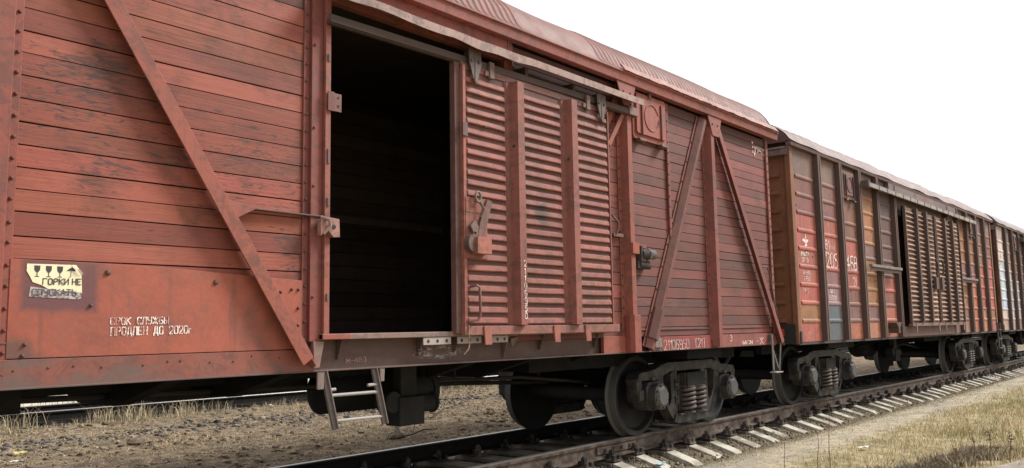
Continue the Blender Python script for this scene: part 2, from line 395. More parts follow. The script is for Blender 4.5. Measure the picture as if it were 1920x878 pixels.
# ================================================================ stroke lettering
G = {
'С': [(3,5,3,6),(3,6,0,6),(0,6,0,0),(0,0,3,0),(3,0,3,1)],
'Р': [(0,0,0,6),(0,6,3,6),(3,6,3,3),(3,3,0,3)], 'О': [(0,0,0,6),(0,6,3,6),(3,6,3,0),(3,0,0,0)],
'К': [(0,0,0,6),(0,3,3,6),(0.6,3.6,3,0)], 'Л': [(0,0,.7,6),(.7,6,3,6),(3,6,3,0)], 'У': [(0,6,0,3),(0,3,3,3),(3,6,3,0),(3,0,.5,0)],
'Ж': [(2,0,2,6),(0,6,2,3),(2,3,0,0),(4,6,2,3),(2,3,4,0)], 'Б': [(3,6,0,6),(0,6,0,0),(0,0,3,0),(3,0,3,3.2),(3,3.2,0,3.2)],
'Ы': [(0,0,0,6),(0,3.2,2.2,3.2),(2.2,3.2,2.2,0),(2.2,0,0,0),(3.6,0,3.6,6)], 'П': [(0,0,0,6),(0,6,3,6),(3,6,3,0)],
'Д': [(.6,.8,.9,6),(.9,6,2.8,6),(2.8,6,2.8,.8),(0,.8,3.4,.8),(0,.8,0,-.8),(3.4,.8,3.4,-.8)], 'Е': [(3,6,0,6),(0,6,0,0),(0,0,3,0),(0,3,2.3,3)],
'Н': [(0,0,0,6),(3,0,3,6),(0,3,3,3)], 'Г': [(0,0,0,6),(0,6,3,6)], 'г': [(0,0,0,3.6),(0,3.6,2,3.6)], 'И': [(0,6,0,0),(0,0,3,6),(3,6,3,0)],
'А': [(0,0,1.5,6),(1.5,6,3,0),(.6,2,2.4,2)], 'Т': [(0,6,3,6),(1.5,6,1.5,0)], 'Ь': [(0,6,0,0),(0,0,3,0),(3,0,3,3.2),(3,3.2,0,3.2)],
'М': [(0,0,0,6),(0,6,1.7,2.5),(1.7,2.5,3.4,6),(3.4,6,3.4,0)], 'В': [(0,0,0,6),(0,6,2.6,6),(2.6,6,2.6,3.2),(0,3.2,3,3.2),(3,3.2,3,0),(3,0,0,0)],
'З': [(0,6,3,6),(3,6,3,0),(3,0,0,0),(.8,3,3,3)], 'Э': [(0,6,3,6),(3,6,3,0),(3,0,0,0),(1,3,3,3)], 'Ф': [(1.6,0,1.6,6),(0,4.8,3.2,4.8),(3.2,4.8,3.2,2),(3.2,2,0,2),(0,2,0,4.8)],
'0': [(0,0,0,6),(0,6,3,6),(3,6,3,0),(3,0,0,0)], '1': [(.4,4.6,1.6,6),(1.6,6,1.6,0)], '2': [(0,4.8,0,6),(0,6,3,6),(3,6,3,3.6),(3,3.6,0,0),(0,0,3,0)],
'3': [(0,6,3,6),(3,6,3,0),(3,0,0,0),(.8,3.1,3,3.1)], '4': [(2.4,0,2.4,6),(2.4,6,0,2),(0,2,3.3,2)], '5': [(3,6,0,6),(0,6,0,3.4),(0,3.4,3,3.4),(3,3.4,3,0),(3,0,0,0)],
'6': [(3,6,0,6),(0,6,0,0),(0,0,3,0),(3,0,3,3.2),(3,3.2,0,3.2)], '7': [(0,6,3,6),(3,6,1,0)], '8': [(0,0,0,6),(0,6,3,6),(3,6,3,0),(3,0,0,0),(0,3.1,3,3.1)],
'9': [(3,0,3,6),(3,6,0,6),(0,6,0,3),(0,3,3,3),(3,0,0,0)], '-': [(.4,3,2.6,3)], '.': [(0,0,.5,0)], '[': [(2,6,0,6),(0,6,0,0),(0,0,2,0)], ']': [(0,6,2,6),(2,6,2,0),(2,0,0,0)], ' ': [],
}
ROUND = set('СРОБЫЬЭЗФВ0235689У')
def chamfer(st, k=.85):
    st = [list(a) for a in st]; out = []; n = len(st)
    add = []
    for i in range(n):
        j = (i+1) % n
        a = st[i]; b = st[j]
        if j == i or (abs(a[2]-b[0]) > 1e-6) or (abs(a[3]-b[1]) > 1e-6): continue
        if j == 0 and n < 4: continue
        da = (a[2]-a[0], a[3]-a[1]); db = (b[2]-b[0], b[3]-b[1])
        if abs(da[0]*db[0]+da[1]*db[1]) > .01: continue
        la = math.hypot(*da); lb = math.hypot(*db)
        if la < 1.5 or lb < 1.5: continue
        p = (a[2]-da[0]/la*k, a[3]-da[1]/la*k); q = (b[0]+db[0]/lb*k, b[1]+db[1]/lb*k)
        a[2], a[3] = p; b[0], b[1] = q; add.append((p[0], p[1], q[0], q[1]))
    return [tuple(a) for a in st]+add
def text(mb, s, x0, z0, h, w, y, th, stencil=True, slope=0., gap=1.25, tint=(.78, .74, .70), vertical=False):
    """stroke letters standing in the XZ plane at depth y; w = advance per letter"""
    k = 0
    for i, ch in enumerate(s):
        st = G.get(ch, [])
        if ch in ROUND: st = chamfer(st)
        if stencil:
            s2 = []
            for (a, b, c, d) in st:
                if abs(b-d) < .01 and abs(c-a) > 1.2:
                    m_ = (a+c)/2; e_ = .28 if c > a else -.28
                    s2 += [(a, b, m_-e_, d), (m_+e_, b, c, d)]
                else: s2.append((a, b, c, d))
            st = s2
        wid = max([max(a[0], a[2]) for a in st] or [3])
        cw = w/ (3+gap)
        ox = x0; oz = z0
        for (a, b, c, d) in st:
            p = Vector((ox+a*cw, 0, oz+b*h/6)); q = Vector((ox+c*cw, 0, oz+d*h/6))
            dd = q-p; L = dd.length
            if L < 1e-6: continue
            e = dd/L; nrm = Vector((-e.z, 0, e.x))*th/2
            horiz = abs(e.z) < .4
            ext = -th*.05 if (stencil and horiz) else th*.4
            p = p-e*ext; q = q+e*ext
            yy = y-.0004*(k % 7)
            k += 1
            pts = [p-nrm, q-nrm, q+nrm, p+nrm]
            mb.prism([(v.x, v.z) for v in pts], yy-.0012, yy, 'y', tint)
        if vertical: z0 -= h*1.28
        else: x0 += (wid+gap)*cw; z0 += slope*(wid+gap)*cw

# ================================================================ colours (linear albedo)
RED = (.285, .080, .054); REDP = (.275, .078, .057); ORANGE = (.345, .095, .060); REDB = (.235, .070, .055)
DUSK = (.20, .062, .050); BROWN = (.135, .060, .050); BLACK = (.010, .0095, .0095); CASTC = (.019, .018, .0175)
SILLC = (.12, .068, .058); GREYP = (.30, .235, .215)
def jit(c, a=.12, r=rng): 
    k = 1+r.uniform(-a, a); return (c[0]*k, c[1]*k*(1+r.uniform(-.06, .06)), c[2]*k*(1+r.uniform(-.06, .06)))

def planks(x0, x1, z0, z1, yf, r, base, hts=(.128, .150), weather=(0, 1), out=-1, th=.035, dark_top=0.):
    mb = MB(); z = z0
    while z < z1-.02:
        h = min(r.uniform(*hts), z1-z)
        if z1-(z+h) < .06: h = z1-z
        g = .0034
        dy = r.uniform(-.003, .003)
        mb.cr = (r.random(), r.uniform(*weather), r.random())
        t = jit(base, .24, r)
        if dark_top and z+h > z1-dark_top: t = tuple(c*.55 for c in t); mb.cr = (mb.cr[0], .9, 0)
        nseg = max(1, int((x1-x0)/1.0)); xs = [x0+(x1-x0)*i/nseg for i in range(nseg+1)]
        ya = yf+dy; yb = yf+dy-out*th
        vs = []; fs = []
        for x in xs:
            zz = r.uniform(-.0025, .0025); e = r.uniform(-.002, .002)
            vs += [(x, ya+e, z+g+zz), (x, ya+e, z+h-g+zz), (x, yb, z+h-g), (x, yb, z+g)]
        for i in range(nseg):
            for k in range(4):
                fs.append((i*4+k, (i+1)*4+k, (i+1)*4+(k+1) % 4, i*4+(k+1) % 4))
        fs += [(0, 1, 2, 3), tuple(nseg*4+k for k in (3, 2, 1, 0))]
        if out < 0: pass
        else: fs = [tuple(reversed(f)) for f in fs]
        mb.add(vs, fs, t)
        z += h
    return mb

def hat_post(mb, x, z0, z1, yb, yf, wb, wf, tint, flange=.05, rivets=True, side=-1, dark=None):
    """hat-section post: rivet flanges on the boards and a raised box"""
    o = side
    mb.prism([(x-wb/2-flange, yb), (x-wb/2, yb), (x-wf/2, yf), (x+wf/2, yf), (x+wb/2, yb), (x+wb/2+flange, yb),
              (x+wb/2+flange, yb-o*.012), (x-wb/2-flange, yb-o*.012)], z0, z1, 'z', tint)
    if rivets:
        z = z0+.08; 
        while z < z1-.05:
            for sx in (-1, 1):
                mb.rivet((x+sx*(wb/2+flange*.5), yb, z+rng.uniform(-.006, .006)), .013, .012, (0, o, 0), tuple(c*.55 for c in tint))
            z += .118

# ================================================================ running gear
def make_bogie(parent, x):
    b = MB(); b.cur = BLACK
    # bolster, brake beams, centre bearing
    b.box(-.22, .22, -1.16, 1.16, .52, .72, CASTC); b.cyl((0, 0, .70), (0, 0, .96), .2, n=16)
    for s in (-1, 1):
        b.box(s*.46-.03, s*.46+.03, -.82, .82, .38, .47)
        for y in (-.79, .79):
            b.prism([(s*.45, .30), (s*.40, .62), (s*.46, .66), (s*.52, .32)], y-.04, y+.04, 'y')
            b.tube([(s*.5, y, .6), (s*.55, y+.02, .82)], .015, 6)
        b.tube([(s*.45, .1, .42), (s*.2, .12, .66), (-s*.1, .12, .74)], .022, 6)
    bo = b.build('bogie', IRON, parent, loc=(x, 0, 0))
    for s in (-1, 1):
        yo = s*1.0
        f = MB(); f.cur = CASTC
        a0, a1 = yo-.065, yo+.065
        P = lambda pts, e=0.: f.prism(pts, a0-e, a1+e, 'y')
        P([(-1.27, .66), (-1.22, .755), (-.86, .79), (-.58, .86), (.58, .86), (.86, .79), (1.22, .755), (1.27, .66), (1.10, .665), (.80, .67), (.52, .745), (-.52, .745), (-.80, .67), (-1.10, .665)], .02)
        for q in (-1, 1):
            P([(q*1.16, .69), (q*1.272, .69), (q*1.24, .43), (q*1.13, .40)], .012)          # outer pedestal leg
            P([(q*.66, .71), (q*.79, .71), (q*.755, .44), (q*.69, .42)], .012)              # inner pedestal leg
            P([(q*.82, .72), (q*.665, .72), (q*.625, .46), (q*.66, .40), (q*.80, .60)], .006); P([(q*.475, .72), (q*.415, .74), (q*.405, .33), (q*.30, .20), (q*.34, .135), (q*.43, .135), (q*.655, .40), (q*.62, .46), (q*.52, .33), (q*.475, .40)], .006)
            P([(q*.31, .78), (q*.41, .78), (q*.41, .32), (q*.32, .24)], .002)               # column
            f.prism([(q*.72, .44), (q*.78, .44), (q*.70, .30), (q*.60, .30)], a0, a1, 'y')
        P([(-.46, .135), (-.40, .215), (.40, .215), (.46, .135), (.36, .105), (-.36, .105)], .03)
        f.box(-.36, .36, yo-.13, yo+.13, .205, .225)
        o_ = yo+s*.065
        for q in (-1, 1):
            f.box(q*.325, q*.385, o_, o_+s*.022, .34, .44); f.box(q*.325, q*.385, o_, o_+s*.022, .52, .64)
            for zz in (.37, .41, .55, .61): f.cyl((q*.355, o_+s*.02, zz), (q*.355, o_+s*.04, zz), .014, n=6)
            f.prism([(q*.88, .70), (q*.98, .70), (q*.96, .655), (q*.90, .655)], yo-.11, yo+.11, 'y', (.05, .032, .025))
            f.box(q*1.14, q*1.24, o_, o_+s*.03, .44, .56); f.tube([(q*.60, o_, .80), (q*.66, o_+s*.03, .84), (q*.74, o_, .82)], .014, 6)
        f.box(-.10, .10, o_, o_+s*.012, .775, .835)
        f.build('side_frame', CAST, bo, bevel=.012)
        for q in (-.925, .925):
            ab = MB(); ab.cur = (.022, .022, .023)
            ab.prism([(q-.165, .36), (q-.165, .60), (q-.11, .645), (q+.11, .645), (q+.165, .60), (q+.165, .36), (q+.08, .31), (q-.08, .31)], yo-.10, yo+.10, 'y')
            ab.cyl((q, yo+s*.09, .475), (q, yo+s*.20, .475), .155, n=20)
            ab.cyl((q, yo+s*.20, .475), (q, yo+s*.235, .475), .135, .10, n=20, tint=(.07, .07, .07))
            for k in range(8):
                an = k*math.pi/4+.2; ab.cyl((q+.125*math.cos(an), yo+s*.195, .475+.125*math.sin(an)), (q+.125*math.cos(an), yo+s*.222, .475+.125*math.sin(an)), .016, n=6)
            ab.build('axle_box', CAST, bo, bevel=.006)
        for (q, yy) in ((-.135, yo+s*.10), (.135, yo+s*.10), (-.1, yo-s*.09), (.1, yo-s*.09)):
            sp = MB(); sp.cur = (.075, .058, .050)
            pts = []
            for i in range(70+1):
                an = 2*math.pi*i/14; pts.append((q+.112*math.cos(an), yy+.09*math.sin(an), .25+.28*i/70))
            sp.tube(pts, .0195, 8); sp.cyl((q, yy, .225), (q, yy, .24), .1, n=14); sp.cyl((q, yy, .535), (q, yy, .555), .1, n=14)
            sp.build('spring', CAST, bo, smooth=True)
        wd = MB(); wd.cur = CASTC
        for q in (-1, 1): wd.prism([(q*.215, .25), (q*.30, .25), (q*.30, .70), (q*.235, .70)], yo-.07, yo+.075, 'y')
        wd.prism([(-.22, .55), (.22, .55), (.24, .72), (-.24, .72)], yo-.14, yo+.14, 'y', (.024, .022, .021))
        for q in (-.12, .06): wd.prism([(q, .60), (q+.09, .60), (q+.09, .69), (q, .69)], yo+s*.14, yo+s*.145, 'y', (.02, .02, .02))
        wd.build('bolster_end', CAST, bo, bevel=.008)
    for q in (-.925, .925):
        ax = MB(); ax.cur = (.03, .03, .03); ax.cyl((q, -1.1, .475), (q, 1.1, .475), .085, n=16); ax.build('axle', IRON, bo, smooth=True)
        for s in (-1, 1):
            w = MB()
            D = (.008, .008, .0085); T = (.095, .092, .088); RI = (.017, .0165, .016)  # disc tint D near black, standing in for shade behind the frames
            prof = [(.10, .72), (.37, .735), (.425, .72), (.505, .722), (.508, .735), (.495, .752), (.478, .762), (.475, .79), (.472, .85), (.466, .855), (.42, .853), (.385, .80), (.30, .775), (.17, .79), (.15, .86), (.09, .86)]
            tn = [D, D, D, D, T, T, T, T, (.075, .072, .07), RI, D, D, D, D, D, D]
            w.lathe([(r_, h*1.) for r_, h in prof], (q, 0, .475), (0, s, 0), 48, tn)
            if s < 0: w.f = [tuple(reversed(f)) for f in w.f]
            w.build('wheel', TYRE, bo, smooth=True)
    return bo

def make_coupler(parent, s, xe):
    c = MB(); c.cur = (.03, .027, .025)
    c.box(s*xe, s*(xe+.20), -.11, .11, .95, 1.17); c.box(s*(xe+.2), s*(xe+.36), -.16, .16, .93, 1.19)
    c.prism([(-.16, .94), (.05, .94), (.05, 1.18), (-.16, 1.18)], s*(xe+.36), s*(xe+.50), 'x')
    c.tube([(s*(xe+.02), -.32, .98), (s*(xe+.12), -.34, .86), (s*(xe+.30), -.30, .68), (s*(xe+.43), -.24, .66)], .028, 8)
    c.tube([(s*(xe-.02), -1.2, 1.12), (s*(xe+.10), -1.0, 1.16), (s*(xe+.12), -.3, 1.16)], .014, 6, (.10, .09, .085))
    return c.build('coupler', IRON, parent, bevel=.01)

def underframe(parent, L, sidez=(1.02, 1.27), tint=BLACK):
    u = MB(); u.cur = tint
    for y in (-.19, .19): u.box(-L, L, y-.06, y+.06, .90, 1.2)
    u.box(-L, L, -.3, .3, 1.18, 1.22)
    for x in (-6.0, -5.0, -4.0, -2.95, -1.9, -1.0, 1.0, 1.9, 2.9, 4.0, 5.0, 6.0):
        if abs(x) > L: continue
        h = .93 if abs(x) < 4.5 else 1.0
        u.prism([(-1.36, 1.22), (-1.36, 1.08), (-.3, h-.13), (.3, h-.13), (1.36, 1.08), (1.36, 1.22)], x-.06, x+.06, 'x')
    for q in (-1, 1):
        u.box(q*4.55, q*5.45, -1.3, 1.3, .90, 1.215)  # solid bolster box, added to hide light strips above the bogie
        for y in (-.75, .75): u.box(q*(2.1 if q > 0 else 2.75), q*(L-.02), y-.05, y+.05, .84, 1.215)  # stringers added to block the light ground beyond
    u.box(-L, L, -1.36, 1.36, 1.215, 1.25)
    return u.build('underframe', IRON, parent)

def brake_gear(parent, mirror=1):
    g = MB(); g.cur = (.020, .019, .019)
    # air reservoir
    n = 20
    g.cyl((.12, .10, .74), (.95, .10, .74), .20, n=24); g.lathe([(0.001, -.06), (.12, -.045), (.2, 0), (.2, .01), (.001, .01)], (.12, .10, .74), (1, 0, 0), 24)
    g.cyl((.62, -.35, .73), (1.0, -.35, .73), .17, n=20); g.cyl((1.0, -.35, .73), (1.06, -.35, .73), .19, n=20)
    g.box(-1.35, .12, .28, .80, .76, 1.2)  # box added to block out the pale gap under the frame
    for x in (.25, .8): g.box(x-.02, x+.02, -.05, .25, .72, 1.1)
    for x in (.7, .95): g.box(x-.02, x+.02, -.45, -.25, .8, 1.1)
    g.build('brake_cylinder', IRON, parent, smooth=True)
    d = MB(); d.cur = (.024, .023, .022)
    d.box(.47, .78, -.62, -.42, .44, .70); d.box(.52, .72, -.58, -.46, .70, 1.2); d.cyl((.78, -.52, .62), (.95, -.52, .62), .085, n=16); d.cyl((.95, -.52, .62), (.98, -.52, .62), .1, n=16)
    d.cyl((.42, -.6, .66), (.42, -.44, .66), .1, n=14); d.box(.36, .47, -.56, -.48, .6, .72)
    d.build('distributor_valve', IRON, parent, bevel=.012)
    r = MB(); r.cur = (.035, .03, .027)
    r.tube([(.9, -.2, .80), (2.6, -.25, .76), (4.0, -.2, .62)], .020, 8); r.tube([(.9, .3, .74), (2.2, .32, .70), (3.8, .3, .62)], .024, 8)
    r.tube([(-4.6, -.15, .90), (-2.6, -.2, .88), (.1, .1, .80)], .022, 8)
    r.tube([(-6.6, .42, .95), (-3, .46, .90), (3, .46, .90), (6.6, .42, .95)], .02, 8)
    for x in (1.6, 3.0): r.tube([(x, -.2, .73), (x+.02, -.2, 1.0)], .014, 6)
    r.build('brake_rod', IRON, parent, smooth=True)

def roof_mesh(prof, x0, x1, pitch, hgt, tint, r, dents=0., flat=None):
    """ribbed arched sheets; prof = near half [(y,z)] from eave to crown; mirrored"""
    full = prof+[(-y, z) for y, z in reversed(prof[:-1])]
    # smooth curve through the points
    pts = []
    for i in range(len(full)-1):
        p0 = full[max(i-1, 0)]; p1 = full[i]; p2 = full[i+1]; p3 = full[min(i+2, len(full)-1)]
        for k in range(3):
            t = k/3; pts.append(tuple(.5*(2*p1[j]+(p2[j]-p0[j])*t+(2*p0[j]-5*p1[j]+4*p2[j]-p3[j])*t*t+(3*p1[j]-p0[j]-3*p2[j]+p3[j])*t**3) for j in (0, 1)))
    pts.append(full[-1])
    nr = []
    for i in range(len(pts)):
        a = pts[max(i-1, 0)]; c = pts[min(i+1, len(pts)-1)]; d = Vector((c[0]-a[0], c[1]-a[1])); d.normalize(); nr.append((-d.y, d.x))
    st = []; x = x0
    while x < x1-1e-4:
        for f, h in ((0, 0), (.42, 0), (.53, .5), (.62, .95), (.71, 1), (.80, .95), (.90, .5)): st.append((x+f*pitch, h))
        x += pitch
    st.append((x1, 0)); m = len(pts); mb = MB(); vs = []
    for (x, h) in st:
        if x > x1: x = x1
        for i, (y, z) in enumerate(pts):
            hh = h*hgt
            if i < 2 or i > m-3: hh = 0
            if flat and flat[0] < x < flat[1] and y < -.75: hh *= .05
            dn = dents*(mnoise.noise(Vector((x*1.3, y*2, z*2)))) if dents else 0
            vs.append((x, y+nr[i][0]*(hh+dn), z+nr[i][1]*(hh+dn)))
    fs = []; 
    for k in range(len(st)-1):
        for i in range(m-1): fs.append((k*m+i, (k+1)*m+i, (k+1)*m+i+1, k*m+i+1))
    mb.add(vs, fs, tint)
    # end gables
    for x, rev in ((x0, 0), (x1, 1)):
        poly = [(x, y, z) for y, z in pts]
        ids = tuple(range(m)); mb.add(poly, [ids if not rev else tuple(reversed(ids))], tuple(c*.6 for c in tint))
    return mb

# ================================================================ wagon 1: wooden covered wagon
W1 = thing('wooden_boxcar', 'red wooden boxcar with open sliding door, nearest in the train', 'boxcar', (0, 0, 0), 'boxcars coupled in a train')
YF = -1.42
def wooden_wagon(W):
    r = random.Random(5)
    L = 6.88
    # --- board walls
    mb = planks(-6.86, -3.13, 1.19, 3.98, YF, r, RED, weather=(0, .6)); mb.build('plank_wall', WOOD, W, bevel=.0016)
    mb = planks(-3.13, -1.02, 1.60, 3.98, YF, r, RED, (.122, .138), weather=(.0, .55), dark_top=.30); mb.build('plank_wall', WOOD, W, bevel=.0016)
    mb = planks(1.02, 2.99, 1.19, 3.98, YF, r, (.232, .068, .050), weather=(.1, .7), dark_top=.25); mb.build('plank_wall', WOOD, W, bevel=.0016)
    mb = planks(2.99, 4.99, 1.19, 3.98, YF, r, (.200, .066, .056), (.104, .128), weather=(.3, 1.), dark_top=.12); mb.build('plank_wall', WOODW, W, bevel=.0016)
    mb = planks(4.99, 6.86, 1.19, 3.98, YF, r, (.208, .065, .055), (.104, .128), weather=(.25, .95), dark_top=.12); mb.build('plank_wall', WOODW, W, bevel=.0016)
    mb = planks(-6.86, 6.86, 1.10, 3.98, 1.42, r, RED, weather=(.2, .8), out=1); mb.build('plank_wall', WOOD, W)
    # end walls and inner lining
    for s in (-1, 1):
        e = MB(); z = 1.1
        while z < 4.0:
            e.cr = (r.random(), r.random(), 0); e.box(s*6.83, s*6.875, -1.40, 1.40, z+.003, z+.137, jit(DUSK, .15, r)); z += .14
        e.prism([(-1.42, 3.98), (-1.36, 4.25), (-1.2, 4.45), (-.8, 4.62), (0, 4.72), (.8, 4.62), (1.2, 4.45), (1.36, 4.25), (1.42, 3.98)], s*6.82, s*6.86, 'x', BROWN)
        e.build('end_wall', WOODW, W)
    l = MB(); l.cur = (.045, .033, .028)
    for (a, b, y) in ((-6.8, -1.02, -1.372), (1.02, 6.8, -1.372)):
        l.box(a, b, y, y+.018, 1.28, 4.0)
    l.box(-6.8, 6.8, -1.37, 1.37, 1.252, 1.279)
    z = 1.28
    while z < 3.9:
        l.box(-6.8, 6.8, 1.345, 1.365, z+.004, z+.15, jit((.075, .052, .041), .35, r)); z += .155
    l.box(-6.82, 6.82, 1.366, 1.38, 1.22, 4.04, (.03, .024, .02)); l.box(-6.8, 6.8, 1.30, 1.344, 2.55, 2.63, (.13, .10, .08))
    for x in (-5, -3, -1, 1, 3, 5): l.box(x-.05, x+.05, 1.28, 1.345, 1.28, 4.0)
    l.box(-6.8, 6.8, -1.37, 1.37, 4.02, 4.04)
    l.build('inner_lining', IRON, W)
    # --- lower steel sheet and sill facings
    p = MB(); p.cur = ORANGE
    p.prism([(-3.06, 1.186), (-1.18, 1.186), (-1.18, 1.665), (-1.7, 1.69), (-2.24, 1.715), (-3.06, 1.725)], -1.436, -1.424, 'y')
    for (x, z) in ((-2.54, 1.668), (-1.85, 1.632), (-1.27, 1.60), (-1.215, 1.60), (-1.215, 1.47), (-1.215, 1.35), (-2.63, 1.475), (-1.36, 1.58), (-2.97, 1.26), (-2.98, 1.20)):
        p.rivet((x, -1.436, z), .019 if x in (-2.54, -1.85) else .012, .016, tint=(.12, .05, .04))
    p.build('steel_sheet', PLATE, W, bevel=.002)
    s = MB(); s.cur = (.240, .076, .056)
    s.box(-6.88, -1.09, -1.442, -1.40, 1.022, 1.181)
    for i in range(12): s.rivet((-3.0+i*.16+r.uniform(-.05, .05), -1.442, 1.15+r.uniform(-.03, .015)), .008, .006, tint=(.10, .05, .04))
    s.build('sill_facing', SILL, W, bevel=.002)
    s = MB(); s.cur = ORANGE
    s.box(2.97, 3.06, -1.446, -1.40, 1.025, 1.185); s.box(2.55, 2.968, -1.440, -1.40, 1.03, 1.205, (.320, .094, .063))
    s.build('sill_facing', PAINT, W, bevel=.003)
    s = MB(); s.cur = (.288, .054, .049)
    s.box(3.70, 4.88, -1.446, -1.40, 1.026, 1.184); s.box(5.08, 6.86, -1.446, -1.40, 1.026, 1.184, (.264, .076, .064))
    s.build('number_board', PAINTD, W, bevel=.002)
    s = MB(); s.cur = (.22, .17, .15)
    s.box(3.47, 3.685, -1.45, -1.40, 1.03, 1.19, (.16, .10, .085)); s.box(3.52, 3.665, -1.475, -1.45, 1.065, 1.165)
    s.build('document_slot', PAINTD, W, bevel=.004)
    # --- side sills (channel)
    for y, o in ((-1.36, -1), (1.36, 1)):
        c = MB(); c.cur = SILLC
        c.prism([(y, 1.02), (y+o*.085, 1.02), (y+o*.085, 1.032), (y+o*.012, 1.032), (y+o*.012, 1.262), (y+o*.075, 1.262), (y+o*.075, 1.274), (y, 1.274)], -6.86, 6.86, 'x')
        if o < 0:
            for x in (-.83, -.02, .40, 1.03, 1.55, 2.45):
                c.prism([(-1.372, 1.25), (-1.372, 1.05 if x == 1.03 else 1.10), (-1.392, 1.05 if x == 1.03 else 1.10), (-1.455, 1.25)], x-.006, x+.006, 'x', (.20, .14, .12) if x == 1.03 else (.10, .07, .06))
            c.prism([(-1.11, 1.235), (-1.015, 1.235), (-1.055, 1.05), (-1.10, 1.05)], -1.475, -1.444, 'y', (.25, .15, .125))
            c.prism([(1.06, 1.215), (1.18, 1.235), (1.07, 1.13)], -1.45, -1.44, 'y', (.17, .11, .09))
        c.build('side_sill', SILL, W, bevel=.003)
    d = MB(); d.cur = (.26, .17, .145)
    d.box(-1.05, 2.6, -1.500, -1.36, 1.246, 1.288); d.box(-1.05, -.80, -1.503, -1.44, 1.247, 1.287, (.320, .086, .063))
    d.build('door_sill', SILL, W, bevel=.005)
    for a, b in ((-.06, .25), (.33, .62), (.69, .97)):
        h = MB(); h.cur = (.36, .31, .29)
        h.box(a, b, -1.492, -1.484, 1.185, 1.243)
        for k in range(3): h.cyl((a+(k+.5)*(b-a)/3, -1.4925, 1.213), (a+(k+.5)*(b-a)/3, -1.4935, 1.213), .015, n=10, tint=(.01, .01, .01))
        h.build('door_sill_plate', GREYM, W)
    # --- posts
    q = MB(); q.cur = REDP
    hat_post(q, -3.17, 1.02, 4.0, -1.432, -1.515, .14, .10, REDP); q.build('side_post', PAINT, W, bevel=.004)
    q = MB(); hat_post(q, -5.0, 1.02, 4.0, -1.432, -1.515, .14, .10, REDP); q.build('side_post', PAINT, W, bevel=.004)
    for x, t in ((3.05, RED), (5.03, REDB)):
        q = MB(); q.cur = t
        hat_post(q, x, 1.035 if x > 5 else 1.19, 3.99, -1.432, -1.52, .15, .085, t)
        if x < 4: q.prism([(x-.085, -1.50), (x-.062, -1.548), (x+.062, -1.548), (x+.095, -1.50), (x+.095, -1.44), (x-.085, -1.44)], 1.028, 1.43, 'z', (.288, .079, .059))
        q.build('side_post', PAINTD if x > 5 else PAINT, W, bevel=.004)
    q = MB(); q.cur = DUSK
    q.box(3.985, 4.035, -1.45, -1.424, 2.35, 3.97)
    z = 2.45
    while z < 3.95: q.rivet((4.0, -1.45, z), .011, .01, tint=(.08, .04, .035)); z += .13
    q.build('side_post', PAINTD, W, bevel=.003)
    for x, sg in ((6.87, 1), (-6.87, -1)):
        q = MB(); q.cur = (.264, .086, .063)
        q.box(x-.045, x+.02, -1.45, -1.424, 1.03, 3.97); q.box(x+.005*sg, x+.02*sg, -1.43, -1.30, 1.03, 3.97)
        z = 1.1
        while z < 3.95: q.rivet((x-.012, -1.45, z), .012, .011, tint=(.06, .03, .03)); z += .115
        q.build('corner_post', PAINT, W, bevel=.003)
    # left door post: flange, deep web, jamb
    for sgn in (-1, 1):
        q = MB(); q.cur = REDB
        X = lambda a: a if sgn < 0 else -a
        def bx(a, b, *k, **kw): q.box(min(X(a), X(b)), max(X(a), X(b)), *k, **kw)
        bx(-1.185, -1.135, -1.434, -1.40, 1.19, 3.98, tint=(.216, .061, .047)); bx(-1.135, -1.035, -1.462, -1.36, 1.235, 4.0, tint=(.228, .063, .049)); bx(-1.033, -.985, -1.49, -1.36, 1.286, 3.78, tint=(.296, .097, .073))
        z = 1.25
        while z < 3.95:
            q.rivet((X(-1.160), -1.434, z), .013, .012, tint=(.12, .05, .04)); z += .125
        for z in (1.55, 2.35, 2.78, 3.4): q.rivet((X(-1.112), -1.462, z), .012, .012, tint=(.12, .05, .04))
        if sgn < 0: q.build('door_post', PAINT, W, bevel=.003)
        else: q.build('door_post', PAINTD, W, bevel=.003)
    # --- diagonal braces: angle irons standing off the boards
    def brace(p0, p1, w=.105, t=RED, mat=PAINT, leg=True):
        b = MB(); b.cur = t
        P0 = Vector(p0); P1 = Vector(p1); dr = (P1-P0).normalized(); v = Vector((0, -1, 0)); uu = v.cross(dr).normalized()
        if uu.x < 0: uu = -uu
        # face towards -x side, leg on +x side
        b.sweep([(-w/2, .078), (w/2, .078), (w/2, .09), (-w/2, .09)], P0, P1, uu, v)
        b.sweep([(w/2-.012, .0), (w/2, .0), (w/2, .0775), (w/2-.012, .0775)], P0, P1+dr*.07, uu, v, tuple(c*.9 for c in t))
        return b.build('diagonal_brace', mat, W, bevel=.003)
    brace((-2.82, YF-.006, 3.62), (-1.19, YF-.024, 1.10), .10)
    brace((5.22, YF-.006, 3.86), (6.90, YF-.026, 1.05), .085, REDB)
    # mirrored beyond the frame and behind the door
    brace((-5.22, YF-.006, 3.86), (-6.86, YF-.026, 1.10), .085, REDB)
    b = MB(); b.cur = REDB
    P0 = Vector((3.38, YF, 1.06)); P1 = Vector((4.86, YF, 3.93)); dr = (P1-P0).normalized(); v = Vector((0, -1, 0)); uu = Vector((dr.z, 0, -dr.x))
    b.sweep([(-.078, .006), (-.046, .006), (-.042, .016), (-.078, .016)], P0, P1, uu, v, (.256, .083, .063))
    b.sweep([(-.044, .017), (.02, .075), (.050, .075), (.050, .087), (.016, .087), (-.044, .03)], P0, P1, uu, v, (.184, .071, .057))  # left-facing web, its shade put into a darker tint
    b.sweep([(.051, .02), (.062, .02), (.062, .089), (.051, .089)], P0, P1, uu, v, (.288, .094, .070))
    k = .12
